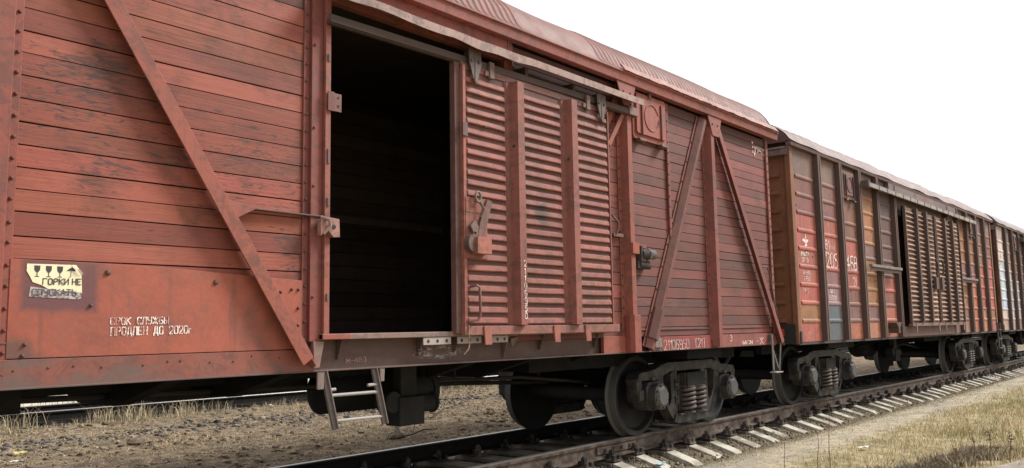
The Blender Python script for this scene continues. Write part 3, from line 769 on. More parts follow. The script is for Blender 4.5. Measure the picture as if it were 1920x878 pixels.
    while k < 3.0:
        b.rivet(P0+dr*k+uu*(-.062)+v*.016, .014, .012, tint=(.08, .035, .03)); k += .30
    b.sweep([(-.052, .035), (.022, .095), (.064, .095), (.064, .107), (.016, .107), (-.052, .048)], P0+dr*.12, P0+dr*.50, uu, v, (.152, .061, .050))
    b.build('diagonal_brace', PAINTD, W, bevel=.004)
    b = MB(); b.cur = RED
    P0 = Vector((2.9, YF, 3.8)); P1 = Vector((1.25, YF, 1.3)); dr = (P1-P0).normalized(); uu = Vector((-dr.z, 0, dr.x))
    b.sweep([(-.05, .02), (.05, .02), (.05, .04), (-.05, .04)], P0, P1, uu, (0, -1, 0)); b.build('diagonal_brace', PAINT, W)
    # brace shelf at the left door post
    b = MB(); b.cur = (.13, .075, .065)
    b.prism([(-1.80, -1.424), (-1.78, -1.515), (-1.62, -1.49), (-1.15, -1.475), (-1.04, -1.475), (-1.04, -1.424)], 2.128, 2.138, 'z')
    b.prism([(-1.84, 2.17), (-1.60, 2.135), (-1.80, 2.03)], -1.522, -1.514, 'y', (.288, .090, .066))
    b.build('brace_shelf', PAINT, W, bevel=.002)
    # small fittings on the left jamb
    b = MB(); b.cur = (.240, .086, .070)
    b.prism([(-1.095, 1.985), (-1.10, 2.10), (-1.05, 2.125), (-.935, 2.115), (-.93, 1.985), (-.985, 1.98), (-1.04, 2.035)], -1.535, -1.492, 'y', (.40, .20, .165))
    b.cyl((-.985, -1.536, 2.055), (-.985, -1.5375, 2.055), .018, n=12, tint=(.01, .01, .01))
    b.tube([(-1.09, -1.52, 2.12), (-1.04, -1.56, 2.10), (-1.03, -1.55, 2.05), (-1.075, -1.53, 2.0)], .014, 8, (.34, .24, .20))
    b.build('latch_keeper', PAINTD, W, bevel=.004)
    b = MB(); b.cur = (.216, .090, .077)
    b.box(-1.01, -.895, -1.500, -1.492, 2.925, 3.06); b.box(-1.022, -.965, -1.508, -1.50, 2.92, 3.065, (.160, .065, .056))
    for z in (2.965, 3.03): b.cyl((-.925, -1.501, z), (-.925, -1.502, z), .011, n=10, tint=(.01, .01, .01))
    b.build('lock_bracket', PAINTD, W, bevel=.002)
    for z, h in ((3.32, .05), (2.58, .11), (2.24, .06), (1.55, .05)):
        b = MB(); b.box(-1.015, -.995, -1.499, -1.491, z-h/2, z+h/2, (.15, .10, .09)); b.build('hinge_leaf', PAINTD, W, bevel=.002)
    # --- header, hood, rail
    b = MB(); b.cur = (.272, .076, .057)
    b.box(-1.0, 1.06, -1.47, -1.40, 3.775, 3.985); b.box(1.06, 1.075, -1.476, -1.40, 3.76, 3.985, (.288, .094, .070))
    b.build('door_header', PAINT, W, bevel=.003)
    hd = MB(); hd.cur = (.36, .24, .215); n = 60; vs = []; fs = []
    for i in range(n+1):
        x = -1.06+4.2*i/n
        bend = 0
        if .1 < x < 1.25:
            t = (x-.1)/1.15; bend = -.035*math.sin(math.pi*t)**2*(1+.6*math.sin(9*t))
        if -0.9 < x < .1: bend = .010*math.sin((x+.9)*6)
        yo = -1.665-.5*abs(bend); zt = 3.815; zb = 3.765+bend*.5
        vs += [(x, -1.472, 3.845), (x, -1.475, 3.835), (x, yo+.004, zb+.035), (x, yo-.006, zb+.030), (x, yo-.004, zb-.035+bend*.6), (x, yo+.004, zb-.035+bend*.6), (x, yo+.008, zb+.022), (x, -1.475, 3.828)]
    m = 8
    for i in range(n):
        for k in range(m): fs.append((i*m+k, i*m+(k+1) % m, (i+1)*m+(k+1) % m, (i+1)*m+k))
    fs += [tuple(range(m-1, -1, -1)), tuple(range(n*m, n*m+m))]
    hd.add(vs, fs); hd.build('door_hood', PAINTD, W)
    b = MB(); b.cur = (.085, .055, .048)
    for sec in ([(-1.555, 0), (-1.54, 0), (-1.54, .062), (-1.555, .062)], [(-1.54, -.008), (-1.50, -.008), (-1.50, .004), (-1.54, .004)]):
        b.sweep(sec, (-1.04, 0, 3.575), (3.16, 0, 3.637), (0, 1, 0), (0, 0, 1))
    b.box(3.0, 3.18, -1.565, -1.42, 3.63, 3.72, (.22, .13, .115))
    for x in (1.25, 2.0, 3.08): b.box(x-.02, x+.02, -1.54, -1.42, 3.66, 3.76)
    b.prism([(2.62, 3.60), (2.69, 3.60), (2.66, 3.27), (2.62, 3.20)], -1.44, -1.428, 'y', RED)
    b.build('door_rail', PAINTD, W, bevel=.003)
    b = MB(); b.cur = RED
    P0 = Vector((2.66, -1.50, 3.24)); P1 = Vector((2.96, -1.50, 3.64)); dr = (P1-P0).normalized()
    b.sweep([(-.03, -.01), (.03, -.01), (.03, .01), (-.03, .01)], P0, P1, (dr.z, 0, -dr.x), (0, -1, 0)); b.build('rail_strut', PAINT, W, bevel=.003)
    # --- eave fascia with gussets
    for s in (-1, 1):
        f = MB(); f.cur = (.268, .076, .057)
        y = s
        f.prism([(s*1.46, 3.985), (s*1.545, 3.985), (s*1.553, 4.075), (s*1.572, 4.082), (s*1.572, 4.096), (s*1.46, 4.11)], -7.04, 7.04, 'x')
        f.build('eave_fascia', PAINT, W, bevel=.004)
    for x in (3.0, 5.09, -3.17, -5.09):
        g = MB(); g.cur = (.256, .079, .062)
        g.prism([(x-.19, 3.985), (x+.19, 3.985), (x+.10, 3.73), (x-.07, 3.73)], -1.532, -1.52, 'y')
        for dx in (-.07, .07): g.rivet((x+dx, -1.532, 3.88), .014, .012, tint=(.10, .05, .04))
        g.build('eave_gusset', PAINT, W, bevel=.003)
    prof = [(-1.56, 4.097), (-1.50, 4.14), (-1.455, 4.20), (-1.395, 4.315), (-1.33, 4.40), (-1.25, 4.478), (-1.09, 4.575), (-.8, 4.675), (-.4, 4.745), (0, 4.77)]
    roof_mesh(prof, -7.05, 7.05, .092, .010, (.185, .064, .051), r, .012, flat=(1.2, 2.55)).build('roof', PAINTD, W, smooth=True)
    # loose cover strip over the roof edge
    b = MB(); b.cur = (.272, .101, .081)
    n = 50; vs = []; fs = []
    for i in range(n+1):
        x = 2.9+4.1*i/n; w = .012*mnoise.noise(Vector((x*3, 0, 0)))+.012*(1+mnoise.noise(Vector((x*9, 2, 0))))
        vs += [(x, -1.577-w, 4.10+w*.4), (x, -1.52-w, 4.172+w), (x, -1.505-w, 4.165+w), (x, -1.56-w, 4.098)]
    for i in range(n):
        for k in range(4): fs.append((i*4+k, i*4+(k+1) % 4, (i+1)*4+(k+1) % 4, (i+1)*4+k))
    fs += [(3, 2, 1, 0), tuple(n*4+k for k in range(4))]
    b.add(vs, fs); b.build('roof_edge_strip', PAINTD, W)
    # --- hatch
    h = MB(); h.cur = (.288, .083, .063)
    h.prism([(3.22, 3.45), (3.25, 3.42), (3.93, 3.42), (3.96, 3.45), (3.96, 3.94), (3.93, 3.97), (3.25, 3.97), (3.22, 3.94)], -1.462, -1.424, 'y')
    h.prism([(3.27, 3.50), (3.29, 3.48), (3.89, 3.48), (3.91, 3.50), (3.91, 3.93), (3.89, 3.95), (3.29, 3.95), (3.27, 3.93)], -1.486, -1.463, 'y', (.304, .086, .064))
    ring = [(3.59+.155*math.cos(a), -1.488, 3.70+.155*math.sin(a)) for a in [R(20)+R(340)*i/26 for i in range(27)]]
    h.tube(ring, .0075, 6, (.264, .072, .056))
    for x in (3.375, 3.80): h.box(x-.012, x+.012, -1.505, -1.486, 3.47, 3.89, (.200, .061, .049))
    h.box(3.52, 3.56, -1.51, -1.486, 3.93, 3.985, (.15, .07, .06))
    h.build('hatch', PAINT, W, bevel=.006)
    for x in (3.35, 3.83):
        h = MB(); h.cur = (.12, .06, .05); h.box(x-.045, x+.045, -1.50, -1.424, 3.385, 3.425); h.cyl((x-.06, -1.495, 3.40), (x+.06, -1.495, 3.40), .02, n=10); h.build('hatch_hinge', PAINTD, W, bevel=.003)
    # --- signal lamp bracket
    h = MB(); h.cur = (.055, .048, .046)
    h.box(3.20, 3.40, -1.475, -1.424, 2.17, 2.21, (.240, .086, .070)); h.box(3.00, 3.13, -1.55, -1.52, 2.09, 2.21, (.288, .094, .070)); h.box(3.20, 3.235, -1.53, -1.424, 2.02, 2.19)
    h.cyl((3.24, -1.49, 2.10), (3.35, -1.51, 2.10), .058, n=16); h.cyl((3.35, -1.51, 2.10), (3.37, -1.515, 2.10), .072, n=6, tint=(.17, .155, .15)); h.cyl((3.37, -1.515, 2.10), (3.46, -1.53, 2.10), .054, n=16, tint=(.13, .12, .115))
    h.box(3.17, 3.42, -1.50, -1.424, 1.94, 2.03); h.cyl((3.22, -1.48, 1.985), (3.40, -1.50, 1.97), .038, n=12)
    h.build('signal_lamp_holder', IRON, W, bevel=.004)
    # --- door hook on the boards right of the door
    h = MB(); h.cur = (.200, .094, .077)
    h.box(2.74, 2.93, -1.48, -1.424, 2.265, 2.30); h.tube([(2.72, -1.47, 2.50), (2.76, -1.50, 2.44), (2.80, -1.50, 2.42), (2.81, -1.49, 2.34), (2.78, -1.48, 2.29)], .011, 7)
    h.build('door_hook', PAINTD, W, bevel=.003)
    # --- grab rod and step at the far corner
    h = MB(); h.cur = (.13, .07, .06)
    h.tube([(6.42, -1.43, 2.12), (6.42, -1.49, 2.10), (6.55, -1.50, 2.10), (6.62, -1.50, 2.02), (6.72, -1.50, 1.70), (6.80, -1.50, 1.46), (6.80, -1.43, 1.44)], .010, 7)
    h.box(6.39, 6.45, -1.445, -1.424, 2.08, 2.20); h.tube([(6.76, -1.43, 1.52), (6.76, -1.48, 1.50), (6.82, -1.48, 1.46)], .012, 6)
    h.build('grab_rod', PAINTD, W, smooth=True)
    h = MB(); h.cur = (.085, .075, .07)
    h.prism([(6.585, 1.16), (6.64, 1.16), (6.64, .66), (6.62, .64), (6.585, .70)], -1.50, -1.488, 'y'); h.prism([(6.90, 1.13), (6.94, 1.13), (6.82, .66), (6.79, .66)], -1.50, -1.488, 'y')
    h.box(6.60, 6.83, -1.54, -1.44, .632, .646, (.30, .29, .28)); h.box(6.58, 6.66, -1.488, -1.42, 1.06, 1.16)
    h.tube([(6.64, -1.49, .95), (6.78, -1.49, .70)], .010, 6, (.3, .29, .28))
    h.build('corner_step', GREYM, W, bevel=.003)
    # --- ladder under the door
    h = MB(); h.cur = (.12, .10, .093)
    def rail_(p0, p1, w=.017):
        a = Vector(p0); c = Vector(p1); d = (c-a).normalized(); u_ = Vector((0, -1, 0)); v_ = d.cross(u_).normalized()
        h.sweep([(-.012, -w), (.012, -w), (.012, w), (-.012, w)], a, c, u_, v_)
        h.sweep([(-.0, -.005-w), (.030, -.005-w), (.030, .005-w), (-.0, .005-w)], a, c, u_, v_)
    rail_((-.985, -1.42, 1.02), (-.90, -1.45, .605)); rail_((-.52, -1.42, 1.02), (-.435, -1.45, .60))
    for t in (.42, .86):
        a = Vector((-.985, -1.42, 1.02)).lerp(Vector((-.90, -1.45, .605)), t); c = Vector((-.52, -1.42, 1.02)).lerp(Vector((-.435, -1.45, .60)), t); h.cyl(a, c, .0125, n=10, tint=(.30, .28, .27))
    a = Vector((-.95, -1.43, .885)); h.cyl(a, a+Vector((.07, 0, .002)), .0125, n=10, tint=(.3, .28, .27)); a = Vector((-.49, -1.43, .90)); h.cyl(a+Vector((-.09, 0, -.002)), a, .0125, n=10, tint=(.3, .28, .27))
    h.build('ladder', GREYM, W, bevel=.002)
    h = MB(); h.cur = (.21, .16, .145)
    h.prism([(-1.045, 1.02), (-.985, 1.02), (-.99, .895), (-1.045, .895)], -1.44, -1.425, 'y'); h.build('ladder_bracket', PAINTD, W, bevel=.002)
    h = MB(); h.cur = (.21, .16, .145); h.prism([(-.47, 1.02), (-.42, 1.02), (-.425, .92), (-.46, .92)], -1.44, -1.425, 'y')
    h.build('ladder_bracket', PAINTD, W, bevel=.002)
    # --- sliding door (stands open, shifted to the right)
    yd = -1.545
    D = MB(); D.cur = (.264, .090, .070)
    x0, x1, zb, zt = .33, 2.57, 1.30, 3.57
    D.box(x0, x0+.035, yd-.035, yd+.02, zb, zt, (.336, .115, .087)); D.box(x1-.02, x1, yd-.02, yd+.02, zb, zt)
    D.box(x0, x1, yd-.012, yd+.02, zt-.03, zt+.03, (.208, .086, .070)); D.box(x0-.01, x1+.06, yd-.045, yd+.02, zb-.045, zb+.03, (.272, .112, .087))
    D.box(x0, x1, yd+.012, yd+.03, zb, zt, (.16, .075, .065)); D.box(x0-.065, x0-.002, yd, yd+.06, zb-.03, zt+.02, (.15, .075, .065))
    door = D.build('sliding_door', PAINT, W, bevel=.003)
    for (a, b) in ((x0+.035, .915), (1.105, 1.745), (1.935, x1-.02)):
        lv = MB(); zt_ = zt-.045; nlv = 24; pit = (zt_-zb-.05)/nlv
        lv.box(a, b, yd-.001, yd+.010, zb+.03, zt-.03, (.15, .066, .053))
        for i in range(nlv):
            z = zb+.045+i*pit; t = jit((.276, .090, .069), .13, r); dz = r.uniform(-.003, .003); k = r.uniform(.9, 1.08)
            sec = [(0, .0), (.018*k, .001), (.024*k, .005), (.026*k, .012), (.020*k, .045), (0, .058)]
            vs = []; xs = [a+.004, a+.03, (a+b)/2, b-.03, b-.004]
            for j, x in enumerate(xs):
                f_ = .10 if j in (0, 4) else 1.; sag = r.uniform(-.003, .003)
                vs += [(x, yd-.002-s_*f_, z+dz+sag+h_) for s_, h_ in sec]
            fs = []; m = len(sec)
            for j in range(4):
                for q_ in range(m-1): fs.append((j*m+q_, (j+1)*m+q_, (j+1)*m+q_+1, j*m+q_+1))
            lv.add(vs, fs, t)
        lv.build('louvre_panel', DOORM, door)
    for (a, b) in ((.915, 1.10), (1.745, 1.93)):
        rb = MB()
        rb.prism([(a, yd-.003), (a, yd-.012), (a+.058, yd-.012), (a+.082, yd-.088), (b-.012, yd-.088), (b, yd-.073), (b, yd-.003)], zb+.035, zt-.02, 'z', (.264, .090, .070))
        # recessed left web, shade put in by a darker tint
        rb.prism([(a-.02, yd-.004), (a+.0, yd-.02), (a+.0, yd-.002), (a-.02, yd-.002)], zb+.04, zt-.03, 'z', (.216, .079, .063))
        for z in (2.95,): rb.cyl((a+.069, yd-.046, z), (a+.066, yd-.048, z), .014, n=10, tint=(.01, .01, .01))
        rb.build('door_rib', DOORM, door, bevel=.006)
    for x in (.47, 2.40):
        hg = MB(); hg.cur = (.095, .062, .055)
        hg.prism([(x-.075, 3.72), (x+.075, 3.72), (x+.085, 3.60), (x+.02, 3.43), (x-.01, 3.43), (x-.07, 3.60)], yd-.055, yd-.043, 'y'); hg.box(x-.006, x+.006, yd-.060, yd-.055, 3.46, 3.70, (.09, .06, .055))
        for dx in (-.045, .05): hg.cyl((x+dx, yd-.055, 3.62), (x+dx, yd-.066, 3.62), .014, n=8, tint=(.05, .04, .035))
        hg.cyl((x+.005, yd-.03, 3.445), (x+.005, yd-.065, 3.445), .022, n=10, tint=(.09, .06, .05))
        hg.cyl((x, yd-.042, 3.69), (x, yd+.04, 3.69), .045, n=16, tint=(.05, .045, .04))
        hg.build('door_hanger', GREYM, door, bevel=.002)
    for x, s in ((.70, 1), (2.18, -1)):
        hg = MB(); hg.cur = (.20, .13, .115)
        hg.box(x-.02, x+.04, yd-.04, yd-.012, 3.52, 3.67); hg.box(x-.07, x-.02, yd-.03, yd-.012, 3.535, 3.58); hg.build('door_stop', PAINTD, door, bevel=.003)
    lt = MB(); lt.cur = (.288, .101, .077)
    lt.box(.345, .615, yd-.04, yd-.002, 1.90, 2.42, (.288, .101, .077)); lt.box(.35, .59, yd-.043, yd-.04, 2.29, 2.40, (.344, .119, .087))
    lt.prism([(.50, 2.20), (.60, 2.42), (.66, 2.40), (.60, 2.22), (.56, 2.10), (.47, 2.05)], yd-.060, yd-.044, 'y', (.200, .097, .081))
    ring = [(.47+.034*math.cos(a), yd-.07, 2.425+.044*math.sin(a)) for a in [R(30)*i for i in range(13)]]
    lt.tube(ring, .012, 7, (.22, .16, .14)); lt.tube([(.49, yd-.07, 2.385), (.53, yd-.085, 2.32), (.50, yd-.07, 2.25)], .013, 7, (.2, .14, .12))
    lt.prism([(.37, 2.17), (.42, 2.22), (.47, 2.17), (.46, 2.10), (.43, 2.07), (.44, 2.12), (.40, 2.12)], yd-.075, yd-.055, 'y', (.2, .14, .12))
    lt.cyl((.39, yd-.04, 2.02), (.39, yd-.10, 2.02), .075, n=18, tint=(.15, .09, .08)); lt.box(.40, .575, yd-.125, yd-.045, 1.935, 2.075, (.400, .137, .098))
    lt.build('door_latch', PAINT, door, bevel=.004)
    hn = MB(); hn.cur = (.192, .086, .070)
    hn.tube([(.41, yd-.02, 1.66), (.43, yd-.08, 1.67), (.46, yd-.085, 1.65), (.465, yd-.085, 1.42), (.44, yd-.08, 1.38), (.36, yd-.05, 1.37), (.35, yd-.02, 1.36)], .012, 8)
    hn.build('door_handle', PAINTD, door, smooth=True)
    wr = MB(); wr.cur = (.30, .2, .15)
    wr.tube([(.36, yd-.05, 1.34), (.35, yd-.06, 1.24), (.36, yd-.055, 1.18), (.34, yd-.06, 1.14), (.30, yd-.05, 1.10)], .006, 6); wr.build('seal_wire', PAINTD, door)
    tg = MB(); tg.box(.315, .375, yd-.048, yd-.035, 2.94, 3.06, (.14, .08, .075)); tg.build('door_tag', PAINTD, door, bevel=.002); tg = MB(); tg.box(.60, .64, yd-.040, yd-.030, 3.06, 3.075, (.05, .03, .03)); tg.build('door_tag', PAINTD, door, bevel=.002)
    for x in (.585, 1.55, 2.05):
        gd = MB(); gd.prism([(x-.045, 1.33), (x+.045, 1.33), (x+.055, 1.17), (x-.03, 1.17)], yd-.058, yd-.046, 'y', (.320, .112, .084)); gd.build('door_guide', PAINT, door, bevel=.003)
    # --- lettering
    t = MB(); text(t, 'СРОК СЛУЖБЫ', -2.515, 1.365, .040, .0318, -1.4365, .0065, slope=.012); t.build('painted_lettering', LETTER, W)
    t = MB(); text(t, 'ПРОДЛЕН ДО 2020г', -2.51, 1.302, .046, .0318, -1.4365, .007, slope=.012); t.build('painted_lettering', LETTER, W)
    t = MB(); text(t, 'М-4ВЗ', -.735, 1.065, .034, .038, -1.3725, .006, slope=.06, tint=(.30, .24, .22)); t.build('painted_lettering', LETTER, W)
    t = MB(); text(t, '21106950', 3.75, 1.034, .108, .082, -1.4465, .012, tint=(.58, .45, .42)); t.build('painted_lettering', LETTER, W)
    t = MB(); text(t, '[21]', 4.50, 1.044, .10, .075, -1.4465, .012, tint=(.58, .45, .42)); t.build('painted_lettering', LETTER, W)
    t = MB(); text(t, '3', 5.42, 1.10, .07, .07, -1.4465, .012); t.build('painted_lettering', LETTER, W)
    t = MB(); text(t, 'ВАГОН', 5.78, 1.05, .04, .062, -1.4465, .013, slope=-.0); t.build('painted_lettering', LETTER, W)
    t = MB(); text(t, '-Ж', 6.2, 1.035, .09, .12, -1.4465, .014, tint=(.6, .5, .46)); t.build('painted_lettering', LETTER, W)
    t = MB(); t.cyl((3.955, -1.4462, 1.095), (3.955, -1.4495, 1.095), .03, n=12, tint=(.04, .03, .03)); t.build('bolt_head', IRON, W)
    t = MB(); text(t, '21106950', 1.045, 1.855, .052, .040, yd-.0885, .008, vertical=True, stencil=False); t.build('vertical_number', LETTER, door)
    t = MB()
    text(t, 'ГРУЗ', 6.52, 3.755, .06, .085, YF-.004, .013, slope=-.01); t.box(6.50, 6.86, YF-.0055, YF-.004, 3.83, 3.838, (.75, .7, .66))
    for a, b_ in ((6.42, 3.80), (6.42, 3.86), (6.42, 3.73), (6.475, 3.80)): t.box(a, a+.04, YF-.0055, YF-.004, b_, b_+.035, (.75, .7, .66))
    t.prism([(6.47, 3.70), (6.50, 3.70), (6.56, 3.83), (6.52, 3.83)], YF-.0075, YF-.006, 'y', (.75, .7, .66))
    t.build('small_lettering', LETTER, W)
    # --- peeling sticker
    s = MB(); s.cur = (.74, .66, .44)
    ys = -1.4372
    s.prism([(-2.978, 1.700), (-2.72, 1.704), (-2.690, 1.66), (-2.682, 1.545), (-2.865, 1.565), (-2.90, 1.585), (-2.945, 1.60), (-2.960, 1.63), (-2.978, 1.66)], ys-.0016, ys, 'y')
    s.prism([(-2.955, 1.575), (-2.87, 1.564), (-2.683, 1.544), (-2.688, 1.508), (-2.962, 1.520)], ys-.0012, ys, 'y', (.42, .37, .36))
    # curled corner
    s.add([(-2.745, ys-.002, 1.704), (-2.725, ys-.016, 1.685), (-2.684, ys-.012, 1.655), (-2.690, ys-.002, 1.645), (-2.70, ys-.02, 1.672)], [(0, 1, 4, 2), (1, 3, 2, 4)], (.80, .76, .62))
    K = (.035, .034, .04)
    for x in (-2.925, -2.865, -2.806):
        z = 1.692
        s.prism([(x-.0155, z), (x+.0155, z), (x+.0145, z-.024), (x+.006, z-.037), (x-.006, z-.037), (x-.0145, z-.024)], ys-.0028, ys-.0018, 'y', K)
        s.box(x-.0022, x+.0022, ys-.0028, ys-.0018, z-.058, z-.037, K); s.box(x-.011, x+.011, ys-.0028, ys-.0018, z-.062, z-.058, K)
    s.prism([(-2.772, 1.668), (-2.752, 1.685), (-2.74, 1.689), (-2.726, 1.678), (-2.722, 1.668)], ys-.0028, ys-.0018, 'y', K)
    s.box(-2.749, -2.746, ys-.0026, ys-.0018, 1.636, 1.668, K); s.tube([(-2.7475, ys-.0022, 1.637), (-2.752, ys-.0022, 1.632), (-2.758, ys-.0022, 1.635)], .0012, 5, K)
    text(s, 'ГОРКИ', -2.893, 1.589, .032, .0285, ys-.0018, .0052, False, slope=0.02, tint=K); text(s, 'НЕ', -2.737, 1.592, .032, .0265, ys-.0018, .0052, False, slope=.02, tint=K)
    text(s, 'СПУСКАТЬ', -2.945, 1.528, .034, .030, ys-.0014, .0048, False, slope=.012, tint=(.10, .09, .10))
    s.build('peeling_sticker', STICK, W)
    # --- running gear
    underframe(W, 6.86); brake_gear(W)
    for sx in (-1, 1):
        make_coupler(W, sx, 6.88)
        eb = MB(); eb.cur = (.05, .035, .03); eb.box(sx*6.86, sx*6.94, -1.40, 1.40, 1.0, 1.25); eb.build('end_sill', IRON, W, bevel=.005)
wooden_wagon(W1)
BOGIE = make_bogie(W1, 5.0)
b2 = copy_tree(BOGIE, W1); b2.location.x = -5.0

# ================================================================ steel boxcars
def steel_wagon(name, label, xc, colours, endc, roofc, ribc, doorc, seed, numbers):
    W = thing(name, label, 'boxcar', (xc, 0, 0), 'boxcars coupled in a train')
    r = random.Random(seed); L = 6.97
    ribs = [-5.96, -4.98, -4.0, -3.02, -1.95, 2.08, 3.02, 4.0, 4.98, 5.96]
    edges = [-L]+ribs[:5]+[2.08]+ribs[6:]+[L]
    z0, z1 = 1.03, 4.03
    bars = [1.345+.2815*i for i in range(9)]
    pi = 0
    for i in range(len(edges)-1):
        a, b = edges[i], edges[i+1]
        mb = MB()
        if b-a > 2:      # doorway
            mb.box(a, b, -1.42, -1.39, z0, z1, (.10, .06, .05)); mb.build('side_panel', PATCH, W); continue
        cl = colours[pi % len(colours)]; pi += 1
        zz = [z0]+bars+[z1]
        for k in range(len(zz)-1):
            zc = (zz[k]+zz[k+1])/2
            c = cl[-1][1]
            for lim, cc in cl:
                if zc < lim: c = cc; break
            mb.box(a+.001, b-.001, -1.42+r.uniform(-.001, .001), -1.39, zz[k]+.0006, zz[k+1]-.0006, jit(c, .08, r))
        for z in bars[:]:
            if abs((a+b)/2+4.5) < .1 and z > 3.3: continue
            if numbers and i in (1, 2) and abs(z-2.471) < .02: continue
            t = jit(cl[0][1], .1, r)
            for lim, cc in cl:
                if z < lim: t = jit(cc, .1, r); break
            xm0, xm1 = a+.17, b-.12
            mb.prism([(-1.42, z-.035), (-1.433, z-.022), (-1.437, z), (-1.433, z+.022), (-1.42, z+.035)], xm0, xm1, 'x', t)
        for k in range(5): mb.rivet((r.uniform(a+.1, b-.1), -1.4205, r.uniform(1.2, 3.6)), .016, .008, tint=(.03, .02, .02))
        mb.build('side_panel', PATCH, W)
    for x in ribs:
        q = MB(); t = ribc
        q.prism([(x-.075, -1.421), (x-.06, -1.505), (x+.045, -1.505), (x+.06, -1.421)], z0-.005, z1, 'z', t)
        q.prism([(x+.018, -1.506), (x+.05, -1.506), (x+.05, -1.512), (x+.018, -1.512)], z0, z1-.02, 'z', tuple(min(1, c*2.6+.02) for c in t))
        q.build('side_rib', PAINTD, W, bevel=.006)
    mb = MB(); mb.box(-L, L, 1.39, 1.42, z0, z1, BROWN); mb.build('side_panel', PATCH, W)
    for s in (-1, 1):
        e = MB(); e.cur = endc
        e.box(s*(L-.03), s*L, -1.39, 1.39, 1.0, z1, endc)
        for z in bars:
            for (ya, yb) in ((-1.25, -.1), (.1, 1.25)):
                e.prism([(s*L, z-.04), (s*(L+.035), z-.02), (s*(L+.04), z), (s*(L+.035), z+.02), (s*L, z+.04)], ya, yb, 'y', jit(endc, .08, r))
        e.prism([(-1.42, z1), (-1.36, 4.22), (-1.2, 4.36), (-.8, 4.49), (0, 4.56), (.8, 4.49), (1.2, 4.36), (1.36, 4.22), (1.42, z1)], s*(L-.03), s*(L+.01), 'x', tuple(c*.5 for c in roofc))
        e.build('end_wall', PATCH, W)
        for y in (-1, 1):
            p = MB(); p.box(s*(L-.06), s*(L+.055), y*1.36, y*1.445, 1.0, z1, tuple(c*.9 for c in endc)); p.build('corner_post', PATCH, W, bevel=.008)
        p = MB(); p.box(s*(L+.0), s*(L+.08), -1.42, 1.42, 3.90, 4.0, (.20, .15, .16)); p.box(s*(L+.0), s*(L+.10), -1.44, 1.44, 4.0, 4.03, (.26, .20, .2)); p.build('end_ledge', PAINTD, W, bevel=.006)
    for s in (-1, 1):
        f = MB(); f.prism([(s*1.42, 4.03), (s*1.50, 4.03), (s*1.51, 4.09), (s*1.42, 4.12)], -L-.12, L+.12, 'x', tuple(c*.75 for c in roofc)); f.build('eave_fascia', PAINTD, W, bevel=.005)
    prof = [(-1.52, 4.09), (-1.47, 4.13), (-1.42, 4.20), (-1.35, 4.275), (-1.23, 4.375), (-1.05, 4.445), (-.8, 4.505), (-.4, 4.56), (0, 4.575)]
    roof_mesh(prof, -L-.12, L+.12, .31, .011, roofc, r, .03).build('roof', PAINTD, W, smooth=True)
    # doors: double louvred door with ribs
    yd = -1.56
    for (xa, xb) in ((-1.70, .55), (.56, 2.70)):
        D = MB(); D.cur = ribc
        zb, zt = 1.27, 3.62
        D.box(xa, xb, yd, yd+.03, zb, zt, tuple(c*.5 for c in doorc)); D.box(xa, xa+.05, yd-.05, yd+.03, zb, zt, (.12, .07, .055)); D.box(xb-.04, xb, yd-.04, yd+.03, zb, zt, (.12, .07, .055)); D.box(xa, xb, yd-.05, yd+.03, zb-.05, zb+.01, (.2, .11, .09))
        door = D.build('sliding_door', PAINTD, W, bevel=.003)
        lv = MB(); n = 24
        nr = 3; w = (xb-xa-.1)/nr
        for j in range(nr):
            a = xa+.06+j*w; b = a+w-.10
            for i in range(n):
                z = zb+.05+i*(zt-zb-.08)/n; t = jit(doorc, .45, r)
                sec = [(0, 0), (.024, .003), (.034, .016), (.024, .036), (0, .05)]; vs = []; fs = []; m = 5
                for jx, x in enumerate((a, a+.03, b-.03, b)):
                    f_ = .1 if jx in (0, 3) else 1
                    vs += [(x, yd-.001-s_*f_, z+h_) for s_, h_ in sec]
                for jx in range(3):
                    for q_ in range(m-1): fs.append((jx*m+q_, (jx+1)*m+q_, (jx+1)*m+q_+1, jx*m+q_+1))
                lv.add(vs, fs, t)
        lv.build('louvre_panel', PAINTD, door)
        for j in range(1, nr):
            x = xa+.06+j*w-.05
            q = MB(); q.prism([(x-.06, yd-.001), (x-.05, yd-.085), (x+.04, yd-.085), (x+.05, yd-.001)], zb+.02, zt, 'z', (.085, .050, .042)); q.build('door_rib', PAINTD, door, bevel=.004)
        for x in (xa+.25, xb-.3):
            q = MB(); q.prism([(x-.04, 1.28), (x+.04, 1.28), (x+.03, 1.10), (x-.03, 1.10)], yd-.06, yd-.048, 'y', (.2, .13, .11)); q.build('door_guide', PAINTD, door)
        q = MB(); x = xb-.35 if xa < 0 else xa+.12
        q.box(x-.08, x+.1, yd-.09, yd-.03, 2.0, 2.25, (.10, .06, .05)); q.tube([(x, yd-.09, 2.3), (x+.05, yd-.11, 2.5), (x+.02, yd-.08, 2.65)], .02, 7, (.07, .05, .04)); q.build('door_latch', PAINTD, door, bevel=.005)
    q = MB(); q.box(-2.3, 2.9, -1.50, -1.425, 3.842, 4.025, (.17, .125, .125)); q.box(-.5, .9, -1.503, -1.50, 3.845, 4.022, (.21, .12, .115)); q.build('door_header', PATCH, W, bevel=.003)
    q = MB(); q.box(-3.9, 4.45, -1.62, -1.585, 3.755, 3.825, (.34, .31, .30)); q.box(-3.9, 4.45, -1.62, -1.425, 3.826, 3.836, (.25, .2, .19)); q.box(-3.95, -3.88, -1.64, -1.43, 3.74, 3.86, (.12, .09, .085))
    for i in range(16): q.box(-3.3+i*.5, -3.26+i*.5, -1.626, -1.62, 3.75, 3.83, (.10, .08, .075))
    q.build('door_hood', PAINTD, W, bevel=.003)
